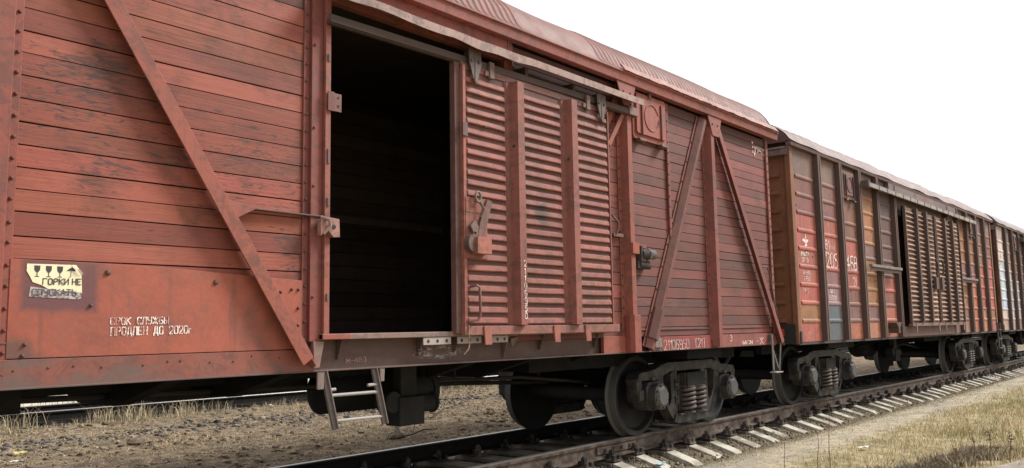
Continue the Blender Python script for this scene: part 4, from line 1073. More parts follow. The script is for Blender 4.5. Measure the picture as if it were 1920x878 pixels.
    for (a, b) in ((-3.9, -2.1), (2.7, 4.3)):
        q = MB(); q.box(a, b, -1.60, -1.54, 2.30, 2.35, (.24, .18, .16)); q.box(a, b, -1.57, -1.56, 2.24, 2.30, (.10, .07, .06)); q.build('door_support_rail', PAINTD, W, bevel=.004)
    h = MB(); hx = -4.50
    for hx in (-4.50, 4.5):
        h = MB(); hc = (.16, .075, .06)
        h.box(hx-.30, hx+.28, -1.47, -1.421, 3.46, 3.95, hc); h.box(hx-.25, hx+.23, -1.485, -1.471, 3.52, 3.90, jit(hc, .1, r))
        h.tube([(hx-.01+.13*math.cos(a), -1.488, 3.72+.13*math.sin(a)) for a in [R(15)*i for i in range(25)]], .010, 6, (.11, .05, .045))
        for x in (hx-.20, hx+.18): h.box(x-.012, x+.012, -1.505, -1.486, 3.42, 3.88, (.05, .03, .028)); h.cyl((x-.05, -1.49, 3.43), (x+.05, -1.49, 3.43), .024, n=8, tint=(.03, .02, .02))
        h.build('hatch', PATCH, W, bevel=.006)
    # sill, steps, fittings
    s = MB(); s.cur = (.06, .04, .035); s.box(-L, L, -1.415, -1.34, .985, 1.035); s.box(-L, L, 1.34, 1.415, .985, 1.035); s.box(-1.95, 2.1, -1.50, -1.34, 1.02, 1.22, (.15, .08, .065)); s.build('side_sill', PAINTD, W, bevel=.004)
    s = MB(); s.prism([(-2.72, 1.30), (-2.38, 1.30), (-2.50, 1.20), (-2.50, 1.10), (-2.60, 1.10), (-2.60, 1.20)], -1.60, -1.44, 'y', (.10, .06, .05)); s.build('jack_bracket', PAINTD, W, bevel=.005)
    for x in (6.55,):
        s = MB(); s.cur = (.055, .05, .048)
        for dx in (-.15, .15): s.box(x+dx-.02, x+dx+.02, -1.56, -1.53, .55, 1.25)
        for z in (.56, .80, 1.05): s.box(x-.15, x+.15, -1.58, -1.53, z, z+.025)
        s.build('corner_step', GREYM, W, bevel=.003)
    s = MB(); s.cur = (.035, .033, .032); s.box(-6.99, -6.93, -1.46, -1.43, 1.0, 1.19); s.box(-7.03, -6.98, -1.40, -.6, 1.0, 1.30); s.build('end_beam', IRON, W)
    s = MB(); s.box(-7.05, -7.032, -1.22, -1.08, 1.12, 1.23, (.55, .05, .045)); s.build('tail_marker', PAINT, W)
    if numbers:
        y = -1.4205
        t = MB(); t.prism([(-6.56, 2.50), (-6.50, 2.56), (-6.56, 2.57), (-6.64, 2.60), (-6.58, 2.63), (-6.53, 2.62), (-6.50, 2.72), (-6.46, 2.62), (-6.38, 2.62), (-6.43, 2.575), (-6.47, 2.56), (-6.44, 2.52)], y-.0012, y, 'y', (.75, .68, .64)); t.build('painted_emblem', LETTER, W)
        t = MB(); text(t, 'МАССА', -6.70, 2.36, .055, .062, y, .013); t.build('painted_lettering', LETTER, W)
        t = MB(); text(t, '27.10', -6.68, 2.26, .065, .062, y, .013); t.build('painted_lettering', LETTER, W)
        t = MB(); text(t, 'ВР-835', -6.66, 2.07, .05, .05, y, .012); t.build('painted_lettering', LETTER, W)
        t = MB(); text(t, '7.83.0', -6.66, 1.965, .07, .055, y, .013); t.build('painted_lettering', LETTER, W)
        t = MB(); text(t, 'РФС', -6.72, 1.78, .07, .075, y, .013, tint=(.62, .45, .40)); t.build('painted_lettering', LETTER, W)
        t = MB(); text(t, 'Ц25', -6.68, 1.09, .08, .08, y, .010, tint=(.5, .35, .3)); t.build('painted_lettering', LETTER, W)
        t = MB(); text(t, 'В1', -5.66, 2.52, .15, .12, y, .02, False); t.build('painted_lettering', LETTER, W)
        t = MB(); text(t, 'НОВА', -5.48, 2.53, .06, .065, y, .012, tint=(.6, .5, .46)); t.build('painted_lettering', LETTER, W)
        t = MB(); text(t, '205', -5.66, 2.225, .235, .185, y-.002, .026, False); t.build('painted_lettering', LETTER, W)
        t = MB(); text(t, '468', -4.72, 2.225, .235, .185, y-.004, .028, False); t.build('painted_lettering', LETTER, W)
        t = MB(); text(t, '21', -4.40, 1.95, .14, .10, y, .014, False); t.build('painted_lettering', LETTER, W)
        t = MB(); text(t, 'ВВЗ', -5.56, 1.80, .06, .07, y, .015); t.build('painted_lettering', LETTER, W)
        t = MB(); text(t, '35.24.Н', -5.64, 1.69, .07, .06, y, .014); t.build('painted_lettering', LETTER, W)
        t = MB(); text(t, '25', 3.35, 1.75, .12, .1, y, .02); t.build('painted_lettering', LETTER, W)
        t = MB(); text(t, 'ОТ', 6.2, 2.0, .1, .1, y, .02, tint=(.6, .5, .46)); t.build('painted_lettering', LETTER, W)
    underframe(W, 6.95); brake_gear(W)
    for sx in (-1, 1): make_coupler(W, sx, 6.9)
    for x in (-5, 5):
        q = copy_tree(BOGIE, W); q.location.x = x
    return W
RD = (.42, .115, .090); MV = (.23, .120, .110); BR = (.23, .092, .058); OR = (.345, .155, .072); BL = (.105, .125, .14); GM = (.20, .120, .108); SA = (.43, .140, .088); TN = (.31, .145, .080); DK = (.13, .064, .054)
cols2 = [
 [(1.3, RD), (1.58, (.30, .13, .065)), (1.86, RD), (2.42, RD), (2.95, RD), (3.25, (.23, .085, .075)), (3.78, (.20, .08, .065)), (9, GM)],
 [(1.09, RD), (1.58, BL), (1.86, (.30, .17, .18)), (2.13, (.26, .13, .14)), (2.95, RD), (3.3, (.22, .09, .08)), (3.7, (.21, .10, .09)), (9, GM)],
 [(1.3, SA), (1.58, MV), (1.86, (.22, .10, .075)), (2.68, RD), (3.3, (.21, .095, .06)), (9, (.17, .085, .06))],
 [(1.3, (.42, .17, .11)), (1.58, MV), (2.40, OR), (2.68, MV), (3.60, OR), (9, GM)],
 [(1.58, SA), (1.86, BR), (2.13, RD), (2.7, DK), (3.2, DK), (9, (.12, .08, .075))],
 [(1.3, MV), (1.86, TN), (2.4, TN), (2.68, MV), (9, TN)],
 [(1.3, (.35, .20, .15)), (1.58, MV), (2.2, OR), (2.68, MV), (3.5, OR), (9, BR)],
 [(1.3, SA), (2.2, SA), (2.42, RD), (2.68, MV), (9, TN)],
 [(1.58, (.45, .20, .11)), (2.2, RD), (2.68, SA), (3.3, (.30, .16, .10)), (9, GM)],
]
W2 = steel_wagon('steel_boxcar', 'patchwork steel boxcar with ribs, numbered 205 468, behind the wooden one', 14.73, cols2, (.24, .105, .052), (.17, .098, .092), (.080, .046, .037), (.31, .165, .105), 21, True)
WHT = (.66, .55, .50); LBL = (.55, .60, .68)
cols3 = [
 [(1.35, (.40, .28, .24)), (1.60, (.62, .46, .44)), (3.0, LBL), (3.6, WHT), (9, (.5, .40, .36))],
 [(1.6, (.62, .48, .46)), (2.8, (.55, .50, .50)), (3.6, (.40, .25, .20)), (9, GM)],
 [(1.35, (.3, .2, .17)), (2.6, (.60, .54, .54)), (3.3, BR), (9, DK)],
 [(1.8, SA), (9, DK)], [(2, BR), (9, DK)],
]
W3 = steel_wagon('steel_boxcar', 'farthest boxcar with whitish and pale blue panels, at the right edge', 29.46, cols3, (.11, .055, .035), (.16, .115, .11), (.058, .037, .032), (.20, .13, .10), 33, False)

# ================================================================ tracks
def railm(y, name_label, x0, x1, dark):
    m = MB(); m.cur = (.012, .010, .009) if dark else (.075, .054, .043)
    sec = [(-.075, -.18), (.075, -.18), (.075, -.170), (.012, -.150), (.010, -.05), (.034, -.040), (.0375, -.010), (.030, 0), (-.030, 0), (-.0375, -.010), (-.034, -.040), (-.010, -.05), (-.012, -.150), (-.075, -.170)]
    n = 40; k = len(sec)
    for i in range(n):
        a = x0+(x1-x0)*i/n; b = x0+(x1-x0)*(i+1)/n
        vs = [(a, y+p, q) for p, q in sec]+[(b, y+p, q) for p, q in sec]
        for j in range(k):
            m.cm = 1 if j in (6, 7, 8) else 0
            m.add([vs[j], vs[(j+1) % k], vs[(j+1) % k+k], vs[j+k]], [(0, 3, 2, 1)], (.13, .118, .105) if m.cm else None)
    m.cm = 0
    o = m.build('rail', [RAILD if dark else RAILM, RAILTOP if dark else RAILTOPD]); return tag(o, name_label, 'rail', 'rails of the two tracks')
railm(-.797, 'steel rail nearest the camera, on white ended sleepers under the wagons', -40, 160, 0)
railm(.797, 'second rail under the wagons, coloured dark for their shade', -40, 160, 1)
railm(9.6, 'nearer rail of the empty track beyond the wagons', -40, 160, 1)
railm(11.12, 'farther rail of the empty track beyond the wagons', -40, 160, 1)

# fish plate joint on the near rail
f = MB(); f.box(3.25, 4.05, -.832, -.812, -.135, -.055, (.085, .06, .05))
for i in range(4): f.cyl((3.4+.17*i, -.832, -.095), (3.4+.17*i, -.855, -.095), .022, n=6, tint=(.05, .04, .035))
tag(f.build('fishplate', RAILM, None, bevel=.005), 'rusty bolted fishplate joining the near rail by the first wheel', 'fishplate')

def fastening_mesh(s):
    m = MB(); m.cur = (.028, .024, .022); y = s*.797
    m.box(-.085, .085, y-.19, y+.19, .002, .022)
    for q in (-1, 1):
        m.box(-.05, .05, y+q*.078-.028, y+q*.078+.028, .022, .075); m.cyl((0, y+q*.10, .02), (0, y+q*.10, .125), .020, n=8); m.cyl((0, y+q*.10, .075), (0, y+q*.10, .11), .036, n=6)
        m.cyl((-.05, y+q*.165, .02), (-.05, y+q*.165, .07), .026, n=6); m.cyl((.05, y+q*.165, .02), (.05, y+q*.165, .065), .026, n=6)
    return m
sl = MB(); W_ = (.50, .47, .40); DK_ = (.085, .07, .058)  # dirty middle tone DK_ also carries the shade under the train
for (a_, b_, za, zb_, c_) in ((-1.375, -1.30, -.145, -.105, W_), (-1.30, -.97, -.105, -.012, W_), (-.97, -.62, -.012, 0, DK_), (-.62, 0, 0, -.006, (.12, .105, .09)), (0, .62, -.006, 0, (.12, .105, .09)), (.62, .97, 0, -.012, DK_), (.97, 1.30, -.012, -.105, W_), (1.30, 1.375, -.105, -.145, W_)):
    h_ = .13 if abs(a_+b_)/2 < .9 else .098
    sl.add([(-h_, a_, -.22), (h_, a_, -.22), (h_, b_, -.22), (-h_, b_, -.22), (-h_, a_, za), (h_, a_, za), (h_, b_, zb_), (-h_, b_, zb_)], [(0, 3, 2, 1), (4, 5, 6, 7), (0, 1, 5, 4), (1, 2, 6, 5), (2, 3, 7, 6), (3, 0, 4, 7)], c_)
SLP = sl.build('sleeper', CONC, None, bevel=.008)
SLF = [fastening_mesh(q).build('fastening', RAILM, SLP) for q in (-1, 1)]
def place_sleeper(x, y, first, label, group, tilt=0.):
    if first: o = SLP
    else:
        o = SLP.copy(); col.objects.link(o)
        for q in SLF:
            c = q.copy(); col.objects.link(c); c.parent = o
    o.location = (x, y, -.204+rng.uniform(-.016, .004)-max(0, min(.03, (x-14)*.0016))); o.rotation_euler = (0, 0, rng.uniform(-.05, .05)+tilt)
    tag(o, label, 'sleeper', group); return o
def place_dark(x, label, group):
    o = DSL.copy(); col.objects.link(o); o.location = (x, 10.36, -.205); tag(o, label, 'sleeper', group)
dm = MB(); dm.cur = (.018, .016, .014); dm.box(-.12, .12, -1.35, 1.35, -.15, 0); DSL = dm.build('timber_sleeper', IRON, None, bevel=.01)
DSL.location = (-6.57, 10.36, -.205); tag(DSL, 'dark sleeper of the empty track beyond the wagons', 'sleeper', 'sleepers of the track beyond')
i = 0; x = 8.0-.57*18
while x < 62:
    place_sleeper(x+rng.uniform(-.035, .035), rng.uniform(-.07, .07), i == 0, 'pale concrete sleeper under the wagons, its white end showing beside the near rail', 'concrete sleepers under the train'); x += .57; i += 1
x = -6.
while x < 22:
    place_dark(x, 'dark sleeper of the empty track beyond the wagons', 'sleepers of the track beyond'); x += .57

# ================================================================ ground
def gh(x, y):
    n1 = mnoise.noise(Vector((x*.35, y*.35, 3)))*.04+mnoise.noise(Vector((x*1.3, y*1.3, 7)))*.022+mnoise.noise(Vector((x*4.2, y*4.2, 1)))*.012
    z = -.245
    if abs(y) < 1.5: return z-.105*max(0, min(1, (abs(y)-.95)/.38))+.012*mnoise.noise(Vector((x*3, y*3, 2)))+.006*mnoise.noise(Vector((x*11, y*11, 2)))-(.008 if abs(y) < 1.25 else 0)
    if y >= 1.5:
        z = -.35+.10*min(1, (y-1.5)/2.0)
        k = min(1, (y-1.5)/.8); a = 1.7 if y < 9 else .4
        e = max(0, min(1, (9.2-y)/.6)) if y < 9.5 else 0
        if abs(y-10.36) < 1.7: return -.22+.012*mnoise.noise(Vector((x*3, y*3, 2)))
        return z+k*(n1*a*.8+.025)
    k = min(1, (-1.5-y)/1.0)
    return z-.105+.05*k+k*n1*.7
def axis(a, b, fine0, fine1, step, grow=1.25):
    v = [fine0]
    while v[-1] < fine1: v.append(v[-1]+step)
    s = step; hi = v[-1]
    while hi < b: s *= grow; hi += s; v.append(hi)
    s = step; lo = fine0
    while lo > a: s *= grow; lo -= s; v.insert(0, lo)
    return v
xs = axis(-700, 900, -5, 22, .09); ys = axis(-700, 900, -6, 12, .075)
vs = [(x, y, gh(x, y) if (-60 < x < 120 and -40 < y < 60) else -.25) for x in xs for y in ys]
ny = len(ys)
fs = [(i*ny+j, (i+1)*ny+j, (i+1)*ny+j+1, i*ny+j+1) for i in range(len(xs)-1) for j in range(ny-1)]
me = bpy.data.meshes.new('ground'); me.from_pydata(vs, [], fs); me.update()
me.polygons.foreach_set('use_smooth', [True]*len(me.polygons))
ground = bpy.data.objects.new('ground', me); col.objects.link(ground); ground['kind'] = 'structure'
def mat_ground():
    m, t, b = nt("trodden_earth"); n = N(t)
    sx = n.node('ShaderNodeSeparateXYZ'); n.put(sx.inputs[0], n.node('ShaderNodeNewGeometry').outputs['Position'])
    y = sx.outputs[1]
    big = n.noise(n.pos(), .9, 4); mid = n.noise(n.pos(), 5, 7, .65); fine = n.noise(n.pos(), 30, 6, .7); gr = n.noise(n.pos(), 110, 3, .6)
    yw = n.math('ADD', y, n.math('MULTIPLY_ADD', mid, .7, -.35))
    rub = n.mix(n.ramp(mid, .38, .62), (.105, .075, .050, 1), (.27, .205, .138, 1))
    rub = n.mix(n.ramp(big, .45, .62, 0, .6), rub, (.125, .098, .072, 1))
    rub = n.mix(n.ramp(fine, .55, .7, 0, .5), rub, (.27, .225, .17, 1))
    bed = n.mix(n.ramp(fine, .4, .65), (.020, .017, .015, 1), (.060, .050, .040, 1))  # oily bed, colour darkened further for the shade under the train
    path = n.mix(n.ramp(mid, .35, .65), (.36, .31, .235, 1), (.50, .43, .32, 1))
    path = n.mix(n.ramp(fine, .55, .72, 0, .45), path, (.20, .165, .125, 1))
    path = n.mix(n.ramp(big, .50, .62, 0, .5), path, (.25, .23, .20, 1))
    gras = n.mix(n.ramp(mid, .35, .65), (.25, .21, .12, 1), (.45, .37, .22, 1))
    shoulder = n.mix(n.ramp(fine, .42, .62), (.115, .09, .068, 1), (.25, .205, .15, 1))
    c = n.mix(n.ramp(yw, -2.6, -2.0), gras, path)
    c = n.mix(n.ramp(yw, -1.62, -1.42), c, shoulder)
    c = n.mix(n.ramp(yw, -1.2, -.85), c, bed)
    c = n.mix(n.ramp(yw, 1.0, 1.6), c, rub)
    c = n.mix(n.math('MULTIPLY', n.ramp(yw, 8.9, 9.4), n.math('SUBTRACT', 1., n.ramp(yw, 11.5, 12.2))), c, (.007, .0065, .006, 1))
    c = n.mix(n.ramp(yw, 12, 13), c, (.58, .54, .45, 1))
    c = n.mix(1., c, n.grey(n.math('MULTIPLY_ADD', gr, .8, .6)), 'MULTIPLY')
    n.put(b.inputs['Base Color'], c); b.inputs['Roughness'].default_value = .95; b.inputs['Specular IOR Level'].default_value = .1
    n.put(b.inputs['Normal'], n.bump(n.math('ADD', n.math('MULTIPLY', fine, .8), n.math('ADD', n.math('MULTIPLY', gr, .4), n.math('MULTIPLY', mid, .6))), .9, .03))
    return m
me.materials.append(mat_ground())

# ---- soft scatter helpers (numpy)
nr_ = np.random.default_rng(4)
def np_mesh(name, V, F, tint, mat, kind='stuff'):
    me = bpy.data.meshes.new(name)
    me.vertices.add(len(V)); me.vertices.foreach_set('co', V.astype(np.float32).ravel())
    k = F.shape[1]; me.loops.add(F.size); me.loops.foreach_set('vertex_index', F.astype(np.int32).ravel())
    me.polygons.add(len(F)); me.polygons.foreach_set('loop_start', np.arange(0, F.size, k, dtype=np.int32)); me.polygons.foreach_set('loop_total', np.full(len(F), k, dtype=np.int32))
    me.update(calc_edges=True); me.validate()
    a = me.attributes.new('tint', 'FLOAT_COLOR', 'FACE'); T = np.concatenate([tint, np.ones((len(tint), 1))], 1).astype(np.float32); a.data.foreach_set('color', T.ravel())
    me.materials.append(mat); o = bpy.data.objects.new(name, me); col.objects.link(o); o['kind'] = kind; return o
def mat_tint(name, rough=.9, trans=0.):
    m, t, b = nt(name); n = N(t); n.put(b.inputs['Base Color'], n.attr('tint').outputs['Color']); b.inputs['Roughness'].default_value = rough; b.inputs['Specular IOR Level'].default_value = .15
    return m
GRASSM = mat_tint("dry_grass"); STONEM = mat_dull("stones", rough=.9, var=.4, dustamt=.3, dust=(.26, .22, .17), scale=25, spec=.15)
def blades(name, X, Y, H, W, C, lean=.5, rise=1.):
    """curved three-point grass blades"""
    n = len(X); Z = np.array([gh(x, y) for x, y in zip(X, Y)])-.01
    an = nr_.uniform(0, 2*np.pi, n); ca, sa = np.cos(an), np.sin(an); la = nr_.uniform(0, 2*np.pi, n); ll = nr_.uniform(.1, 1, n)*lean*H
    B = np.stack([X, Y, Z], 1); side = np.stack([ca, sa, 0*ca], 1)*W[:, None]/2; ld = np.stack([np.cos(la)*ll, np.sin(la)*ll, 0*la], 1)
    up_ = np.zeros((n, 3)); up_[:, 2] = H*rise
    m1 = B+ld*.3+up_*.6; tip = B+ld+up_*nr_.uniform(.75, 1., n)[:, None]
    V = np.stack([B-side, B+side, m1+side*.7, m1-side*.7, tip], 1).reshape(-1, 3)
    i = np.arange(n)*5
    q = np.stack([i, i+1, i+2], 1); q2 = np.stack([i, i+2, i+3], 1); q3 = np.stack([i+3, i+2, i+4], 1)
    F = np.concatenate([q, q2, q3]); T = np.concatenate([C, C, C])
    return np_mesh(name, V, F, T, GRASSM)
def pal(n, cols, w, j=.25):
    c = np.array(cols)[nr_.choice(len(cols), n, p=np.array(w)/sum(w))]; return c*nr_.uniform(1-j, 1+j, (n, 1))
STR = [(.54, .43, .25), (.64, .55, .38), (.40, .34, .20), (.25, .26, .13), (.45, .32, .18)]
# near bank grass, denser clumps away from the path
def grass_bank():
    n = 260000; X = nr_.uniform(1.5, 34, n); Y = -2.0-nr_.power(1.25, n)*5.5
    keep = []
    for k in range(n):
        d = .5+.9*mnoise.noise(Vector((X[k]*.8, Y[k]*.8, 5)))+.5*mnoise.noise(Vector((X[k]*3, Y[k]*3, 9)))
        edge = min(1, max(0, (-2.0-Y[k])/.9))
        dist = 1/(1+max(0, X[k]-8)*.10)
        keep.append(nr_.random() < (d*.75+.12)*edge*dist)
    keep = np.array(keep); X = X[keep]; Y = Y[keep]; n = len(X)
    hf = np.array([.5+.9*max(0, .45+mnoise.noise(Vector((x*.7, y*.7, 21)))) for x, y in zip(X, Y)])*np.clip((-1.9-Y)/1.3, .35, 1.0)
    gm = np.array([mnoise.noise(Vector((x*.55, y*.55, 40))) for x, y in zip(X, Y)])
    H = nr_.uniform(.04, .17, n)*hf*(1+.35*np.clip((X-6)/8, 0, 1)); W = nr_.uniform(.004, .009, n)*(1+X*.03)
    C = pal(n, STR, [4, 4, 2, 1.2, 1.2]); g = pal(n, [(.19, .22, .095), (.28, .29, .13), (.40, .36, .19)], [2, 2, 3])
    C = np.where((gm > .12)[:, None] & (nr_.random(n) < .6)[:, None], g, C)
    return blades('dry_grass', X, Y, H, W, C, .8)
grass_bank()
n = 9000; X = nr_.uniform(4.6, 7.2, n); Y = -3.75-(X-5.6)*.22+nr_.normal(0, .16, n); kp = np.array([mnoise.noise(Vector((x*2.2, y*2.2, 3))) > -.12 for x, y in zip(X, Y)]); X = X[kp]; Y = Y[kp]; n = len(X)
blades('low_weeds', X, Y, nr_.uniform(.03, .12, n), nr_.uniform(.006, .014, n), pal(n, [(.17, .13, .10), (.24, .19, .14), (.16, .16, .09), (.36, .29, .2)], [3, 3, 1.5, 1]), 1.2)
# sparse grass in the track shoulder
n = 16000; X = nr_.uniform(1.5, 20, n); Y = nr_.normal(-1.38, .24, n); blades('track_grass', X, Y, nr_.uniform(.015, .06, n), nr_.uniform(.003, .006, n), pal(n, STR, [2, 2, 3, 4, 2]), 1.0)
n = 4000; X = nr_.uniform(1.5, 20, n); Y = nr_.uniform(-.7, .7, n); blades('track_grass', X, Y, nr_.uniform(.015, .06, n), nr_.uniform(.003, .006, n), pal(n, STR, [2, 1, 3, 4, 2])*.6, 1.0)
# straw tufts along the far track
cx = np.repeat(nr_.uniform(-4, 20, 170), 26); n = len(cx); X = cx+nr_.normal(0, .16, n); Y = np.repeat(nr_.normal(8.9, .25, 170), 26)+nr_.normal(0, .08, n)
H = np.repeat(nr_.uniform(.12, .5, 170), 26)*nr_.uniform(.4, 1.1, n)*np.where(X > 4.5, .55, 1.0); blades('straw_tufts', X, Y, H, nr_.uniform(.006, .012, n), pal(n, [(.52, .45, .31), (.42, .35, .22), (.30, .245, .15)], [3, 3, 2]), .8)
# stubble and litter on the rubble
n = 150000; X = nr_.uniform(-4, 20, n); Y = nr_.uniform(1.4, 9.2, n)
kp = np.array([nr_.random() < .5+.9*mnoise.noise(Vector((x*.9, y*.9, 66))) for x, y in zip(X, Y)]); X = X[kp]; Y = Y[kp]; n = len(X)
blades('stubble', X, Y, nr_.uniform(.008, .06, n), nr_.uniform(.004, .010, n), pal(n, [(.50, .41, .26), (.36, .28, .17), (.20, .15, .095), (.18, .17, .09)], [2.5, 4, 4, .8]), 2.6)
n = 60000; X = nr_.uniform(-4, 20, n); Y = nr_.uniform(1.4, 9.3, n)
kp = np.array([nr_.random() < .35+1.1*mnoise.noise(Vector((x*.7, y*1.2, 12))) for x, y in zip(X, Y)]); X = X[kp]; Y = Y[kp]; n = len(X)
blades('lying_straw', X, Y, nr_.uniform(.06, .26, n), nr_.uniform(.005, .011, n), pal(n, [(.56, .46, .30), (.42, .33, .20), (.26, .195, .12), (.60, .54, .42)], [3, 4, 2.5, .5]), 1.0, .16)
# beyond the far track: pale grass seen under the wagons
n = 26000; X = nr_.uniform(-6, 40, n); Y = 12.2+nr_.power(.8, n)*22; blades('far_grass', X, Y, nr_.uniform(.08, .35, n), nr_.uniform(.01, .03, n), pal(n, [(.62, .58, .47), (.50, .47, .36), (.42, .40, .30)], [3, 2, 1]), .6)
def rocks(name, X, Y, S, C, sink=.3):
    """angular stones: jittered octahedron-like lumps"""
    base = []
    for la in (-50, 0, 50):
        for k in range(5): base.append((math.cos(R(la))*math.cos(R(72*k+la)), math.cos(R(la))*math.sin(R(72*k+la)), math.sin(R(la))))
    base = np.array(base+[(0, 0, -1), (0, 0, 1)]); fl = []
    for l in range(2):
        for k in range(5):
            a = l*5+k; b = l*5+(k+1) % 5; fl += [(a, b, b+5), (a, b+5, a+5)]
    for k in range(5): fl += [(15, (k+1) % 5, k), (16, 10+k, 10+(k+1) % 5)]
    fl = np.array(fl); n = len(X); Z = np.array([gh(x, y) for x, y in zip(X, Y)])
    V = base[None]*nr_.uniform(.6, 1.25, (n, 17, 1)); V = V*S[:, None, None]*nr_.uniform(.5, 1.2, (n, 1, 3))*np.array([1, 1, .5])
    an = nr_.uniform(0, 6.28, n); c, s = np.cos(an)[:, None], np.sin(an)[:, None]; V = np.stack([V[..., 0]*c-V[..., 1]*s, V[..., 0]*s+V[..., 1]*c, V[..., 2]], -1)
    V += np.stack([X, Y, Z+S*(.3-sink)], 1)[:, None]
    F = (fl[None]+(np.arange(n)*17)[:, None, None]).reshape(-1, 3); T = np.repeat(C, len(fl), 0)
    return np_mesh(name, V.reshape(-1, 3), F, T, STONEM)
n = 15000; X = nr_.uniform(-4, 18, n); Y = nr_.uniform(1.3, 9.3, n)
dn = np.array([mnoise.noise(Vector((x*.5, y*1.1, 77))) for x, y in zip(X, Y)]); S = nr_.power(.35, n)*.038*(1+1.0*np.clip(dn*2, -.3, 1))+.008
rocks('rubble', X, Y, S, pal(n, [(.14, .105, .074), (.22, .17, .12), (.30, .24, .17), (.085, .074, .064), (.40, .35, .27)], [4, 4, 2, 1.2, .4]))
n = 420; X = nr_.uniform(-3, 14, n); Y = nr_.uniform(1.8, 8.8, n); rocks('earth_clumps', X, Y, nr_.uniform(.03, .085, n), pal(n, [(.13, .095, .062), (.19, .145, .095), (.10, .08, .058)], [3, 3, 2]), sink=.35)
# a band of slate-coloured rubble
n = 1500; X = nr_.uniform(-2, 12, n); Y = nr_.normal(6.6, .45, n); rocks('slate_rubble', X, Y, nr_.power(.5, n)*.085+.012, pal(n, [(.085, .08, .078), (.13, .12, .11), (.06, .055, .052), (.19, .16, .13)], [3, 2, 2, 3]))
n = 9000; X = nr_.uniform(.5, 22, n); Y = nr_.uniform(-1.5, 1.5, n); rocks('ballast', X, Y, nr_.power(.5, n)*.022+.006, pal(n, [(.10, .08, .06), (.17, .14, .11), (.06, .05, .045), (.23, .19, .15)], [3, 3, 2, 1]))
n = 2600; X = nr_.uniform(1.5, 24, n); Y = nr_.uniform(-1.42, -.95, n); rocks('shoulder_gravel', X, Y, nr_.power(.5, n)*.024+.008, pal(n, [(.18, .145, .11), (.10, .08, .062), (.28, .235, .18)], [3, 3, 1.5]), sink=-.15)
n = 5000; X = nr_.uniform(1.5, 26, n); Y = nr_.uniform(-2.9, -1.3, n); rocks('path_gravel', X, Y, nr_.power(.4, n)*.013+.003, pal(n, [(.30, .26, .21), (.20, .17, .13), (.42, .38, .32), (.13, .11, .09)], [3, 3, 1, 1.5]))
# larger clods that read singly
for (x, y, s, lb) in ((.95, 5.3, .16, 'brown earth clod lying on the rubble left of the ladder'), (3.6, 3.0, .13, 'mossy clod beside the dark branch under the wagon')):
    mb = MB(); bm_v = []; 
    pr = [(0.001, -.5), (.8, -.4), (1., 0), (.75, .35), (.35, .52), (.001, .55)]
    nn = 14; vs = []; fs = []
    for i in range(nn):
        a = 2*math.pi*i/nn
        for k, (r_, h_) in enumerate(pr):
            jx = 1+.35*mnoise.noise(Vector((math.cos(a)*2+x, math.sin(a)*2+y, h_*2)))
            vs.append((math.cos(a)*r_*s*jx, math.sin(a)*r_*s*jx*.8, h_*s*.8*jx))
    m_ = len(pr)
    for i in range(nn):
        for k in range(m_-1): fs.append((i*m_+k, ((i+1) % nn)*m_+k, ((i+1) % nn)*m_+k+1, i*m_+k+1))
    mb.add(vs, fs, (.15, .115, .08)); o = mb.build('earth_clod', STONEM, loc=(x, y, gh(x, y)+.02)); tag(o, lb, 'clod')

# ================================================================ small things on the ground
def twig(name, pts, r, tint, label, cat, subs=()):
    m = MB(); m.cur = tint
    P = [Vector((x, y, gh(x, y)+h)) for x, y, h in pts]
    m.tube(P, r, 7, r1=r*.4)
    for s in subs: m.tube([Vector((x, y, gh(x, y)+h)) for x, y, h in s], r*.55, 6, r1=r*.2)
    return tag(m.build(name, BARK, smooth=True), label, cat)
twig('fallen_branch', [(4.55, 4.0, .02), (4.0, 3.35, .05), (3.56, 2.80, .04), (3.8, 2.82, .05), (4.1, 2.9, .08), (4.45, 2.98, .06)], .016, (.03, .022, .018), 'dark crooked branch on the ground under the door of the wooden boxcar', 'branch', [[(3.8, 2.82, .05), (4.2, 3.2, .12), (4.7, 3.6, .14)]])
twig('fallen_branch', [(5.6, 4.3, .03), (6.4, 4.75, .10), (7.4, 5.3, .08), (8.4, 5.9, .12)], .013, (.045, .033, .026), 'thin dark branch lying between the valve box and the first wheel', 'branch', [[(6.4, 4.75, .1), (6.8, 5.4, .2), (7.4, 6.4, .25)], [(5.9, 4.5, .05), (5.5, 4.9, .15)]])
twig('dry_stick', [(2.95, 4.40, .03), (2.93, 4.05, .06), (2.74, 3.6, .03)], .014, (.40, .33, .25), 'pale bent stick lying left of the ladder', 'stick')
def stem(x, y, h, lean, label, r=.0045, head=False, tint=(.13, .085, .06)):
    m = MB(); m.cur = tint; z = gh(x, y)
    pts = [(x+lean*t*t*h+.012*math.sin(9*t), y+.01*math.sin(7*t), z-.02+h*t) for t in [i/10 for i in range(11)]]
    m.tube(pts, r, 6, r1=r*.45)
    o = m.build('weed_stem', BARK, smooth=True); tag(o, label, 'weed', 'tall dry weed stems')
    if head:
        k = MB(); k.cur = (.19, .11, .07); rr = random.Random(int(x*100))
        for i in range(26):
            t = rr.uniform(.45, 1.0); p = Vector(pts[int(t*10)]); d = Vector((rr.uniform(-1, 1), rr.uniform(-1, 1), rr.uniform(-.1, .9)))*rr.uniform(.015, .055)
            k.tube([p, p+d], .0018, 4); q = p+d
            k.add([q+Vector((.009, 0, 0)), q+Vector((-.004, .009, 0)), q+Vector((-.004, -.008, .003)), q+Vector((0, 0, .013))], [(0, 1, 3), (1, 2, 3), (2, 0, 3), (0, 2, 1)])
        k.build('seed_head', BARK, o)
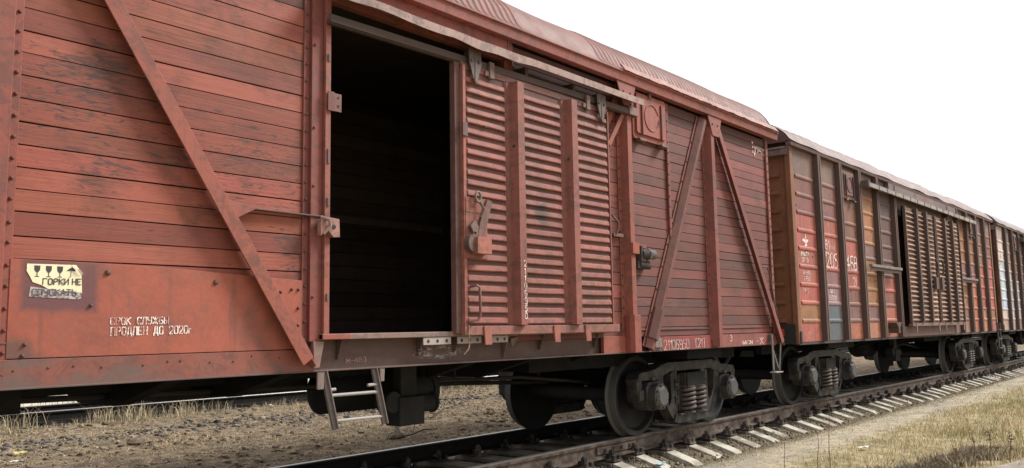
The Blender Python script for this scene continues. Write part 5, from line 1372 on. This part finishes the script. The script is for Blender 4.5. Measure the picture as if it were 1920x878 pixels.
for a in ((4.62, -2.95, .86, .03, 'tallest bare weed stem, crossing the near rail in view'), (3.95, -2.72, .46, -.02, 'bare weed stem standing left of the tallest one at the path edge'), (4.40, -2.90, .46, .05, 'short bare weed stem just left of the tallest one')): stem(*a)
for a in ((5.75, -4.12, .36, .05, 'brown weed with seed heads at the pale slab, leftmost of its clump'), (6.05, -4.22, .42, -.04, 'brown weed with seed heads at the pale slab, tallest of its clump'), (6.25, -4.38, .36, .06, 'brown weed with seed heads behind the pale slab, rightmost of its clump'), (5.65, -3.95, .24, .1, 'low brown weed with seed heads in front of the taller weed clump')): stem(*a, r=.005, head=True, tint=(.10, .065, .05))
m = MB(); m.cur = (.34, .30, .26)
m.prism([(5.50, -4.235), (5.95, -4.36), (6.55, -4.48), (7.3, -4.66), (7.3, -5.1), (5.9, -4.9), (5.45, -4.6)], -.40, -.262, 'z')
tag(m.build('concrete_slab', CONC, bevel=.02), 'pale broken concrete slab edge in the grass at the bottom right corner', 'slab')
def scrap(x, y, s, tint, label, cat='litter', name='litter_scrap'):
    m = MB(); z = gh(x, y)+.012; rr = random.Random(int(x*77))
    n = 4; vs = [(x+s*(i/n-.5), y+s*.5*(j/2-.5)+rr.uniform(-.01, .01), z+.02+rr.uniform(0, .05)*s*4) for i in range(n+1) for j in range(3)]
    vs += [(a, b, c-.003) for a, b, c in vs]; k = (n+1)*3
    fs = [(i*3+j, (i+1)*3+j, (i+1)*3+j+1, i*3+j+1) for i in range(n) for j in range(2)]; fs += [tuple(reversed([q+k for q in f])) for f in fs]
    m.add(vs, fs, tint); tag(m.build(name, mat_tint('scrap_'+cat+str(int(x*10)), .6)), label, cat)
scrap(6.33, -2.75, .17, (.70, .71, .62), 'white paper scrap lying in the dry grass', 'litter')
scrap(3.95, -1.22, .16, (.42, .60, .66), 'crumpled pale blue wrapper on a sleeper end beside the near rail', 'litter')
scrap(-.75, 4.9, .14, (.62, .60, .58), 'small whitish scrap on the rubble at the bottom left', 'litter')
scrap(-.35, 5.9, .16, (.42, .36, .12), 'yellowish crushed scrap on the rubble at the left edge', 'litter')
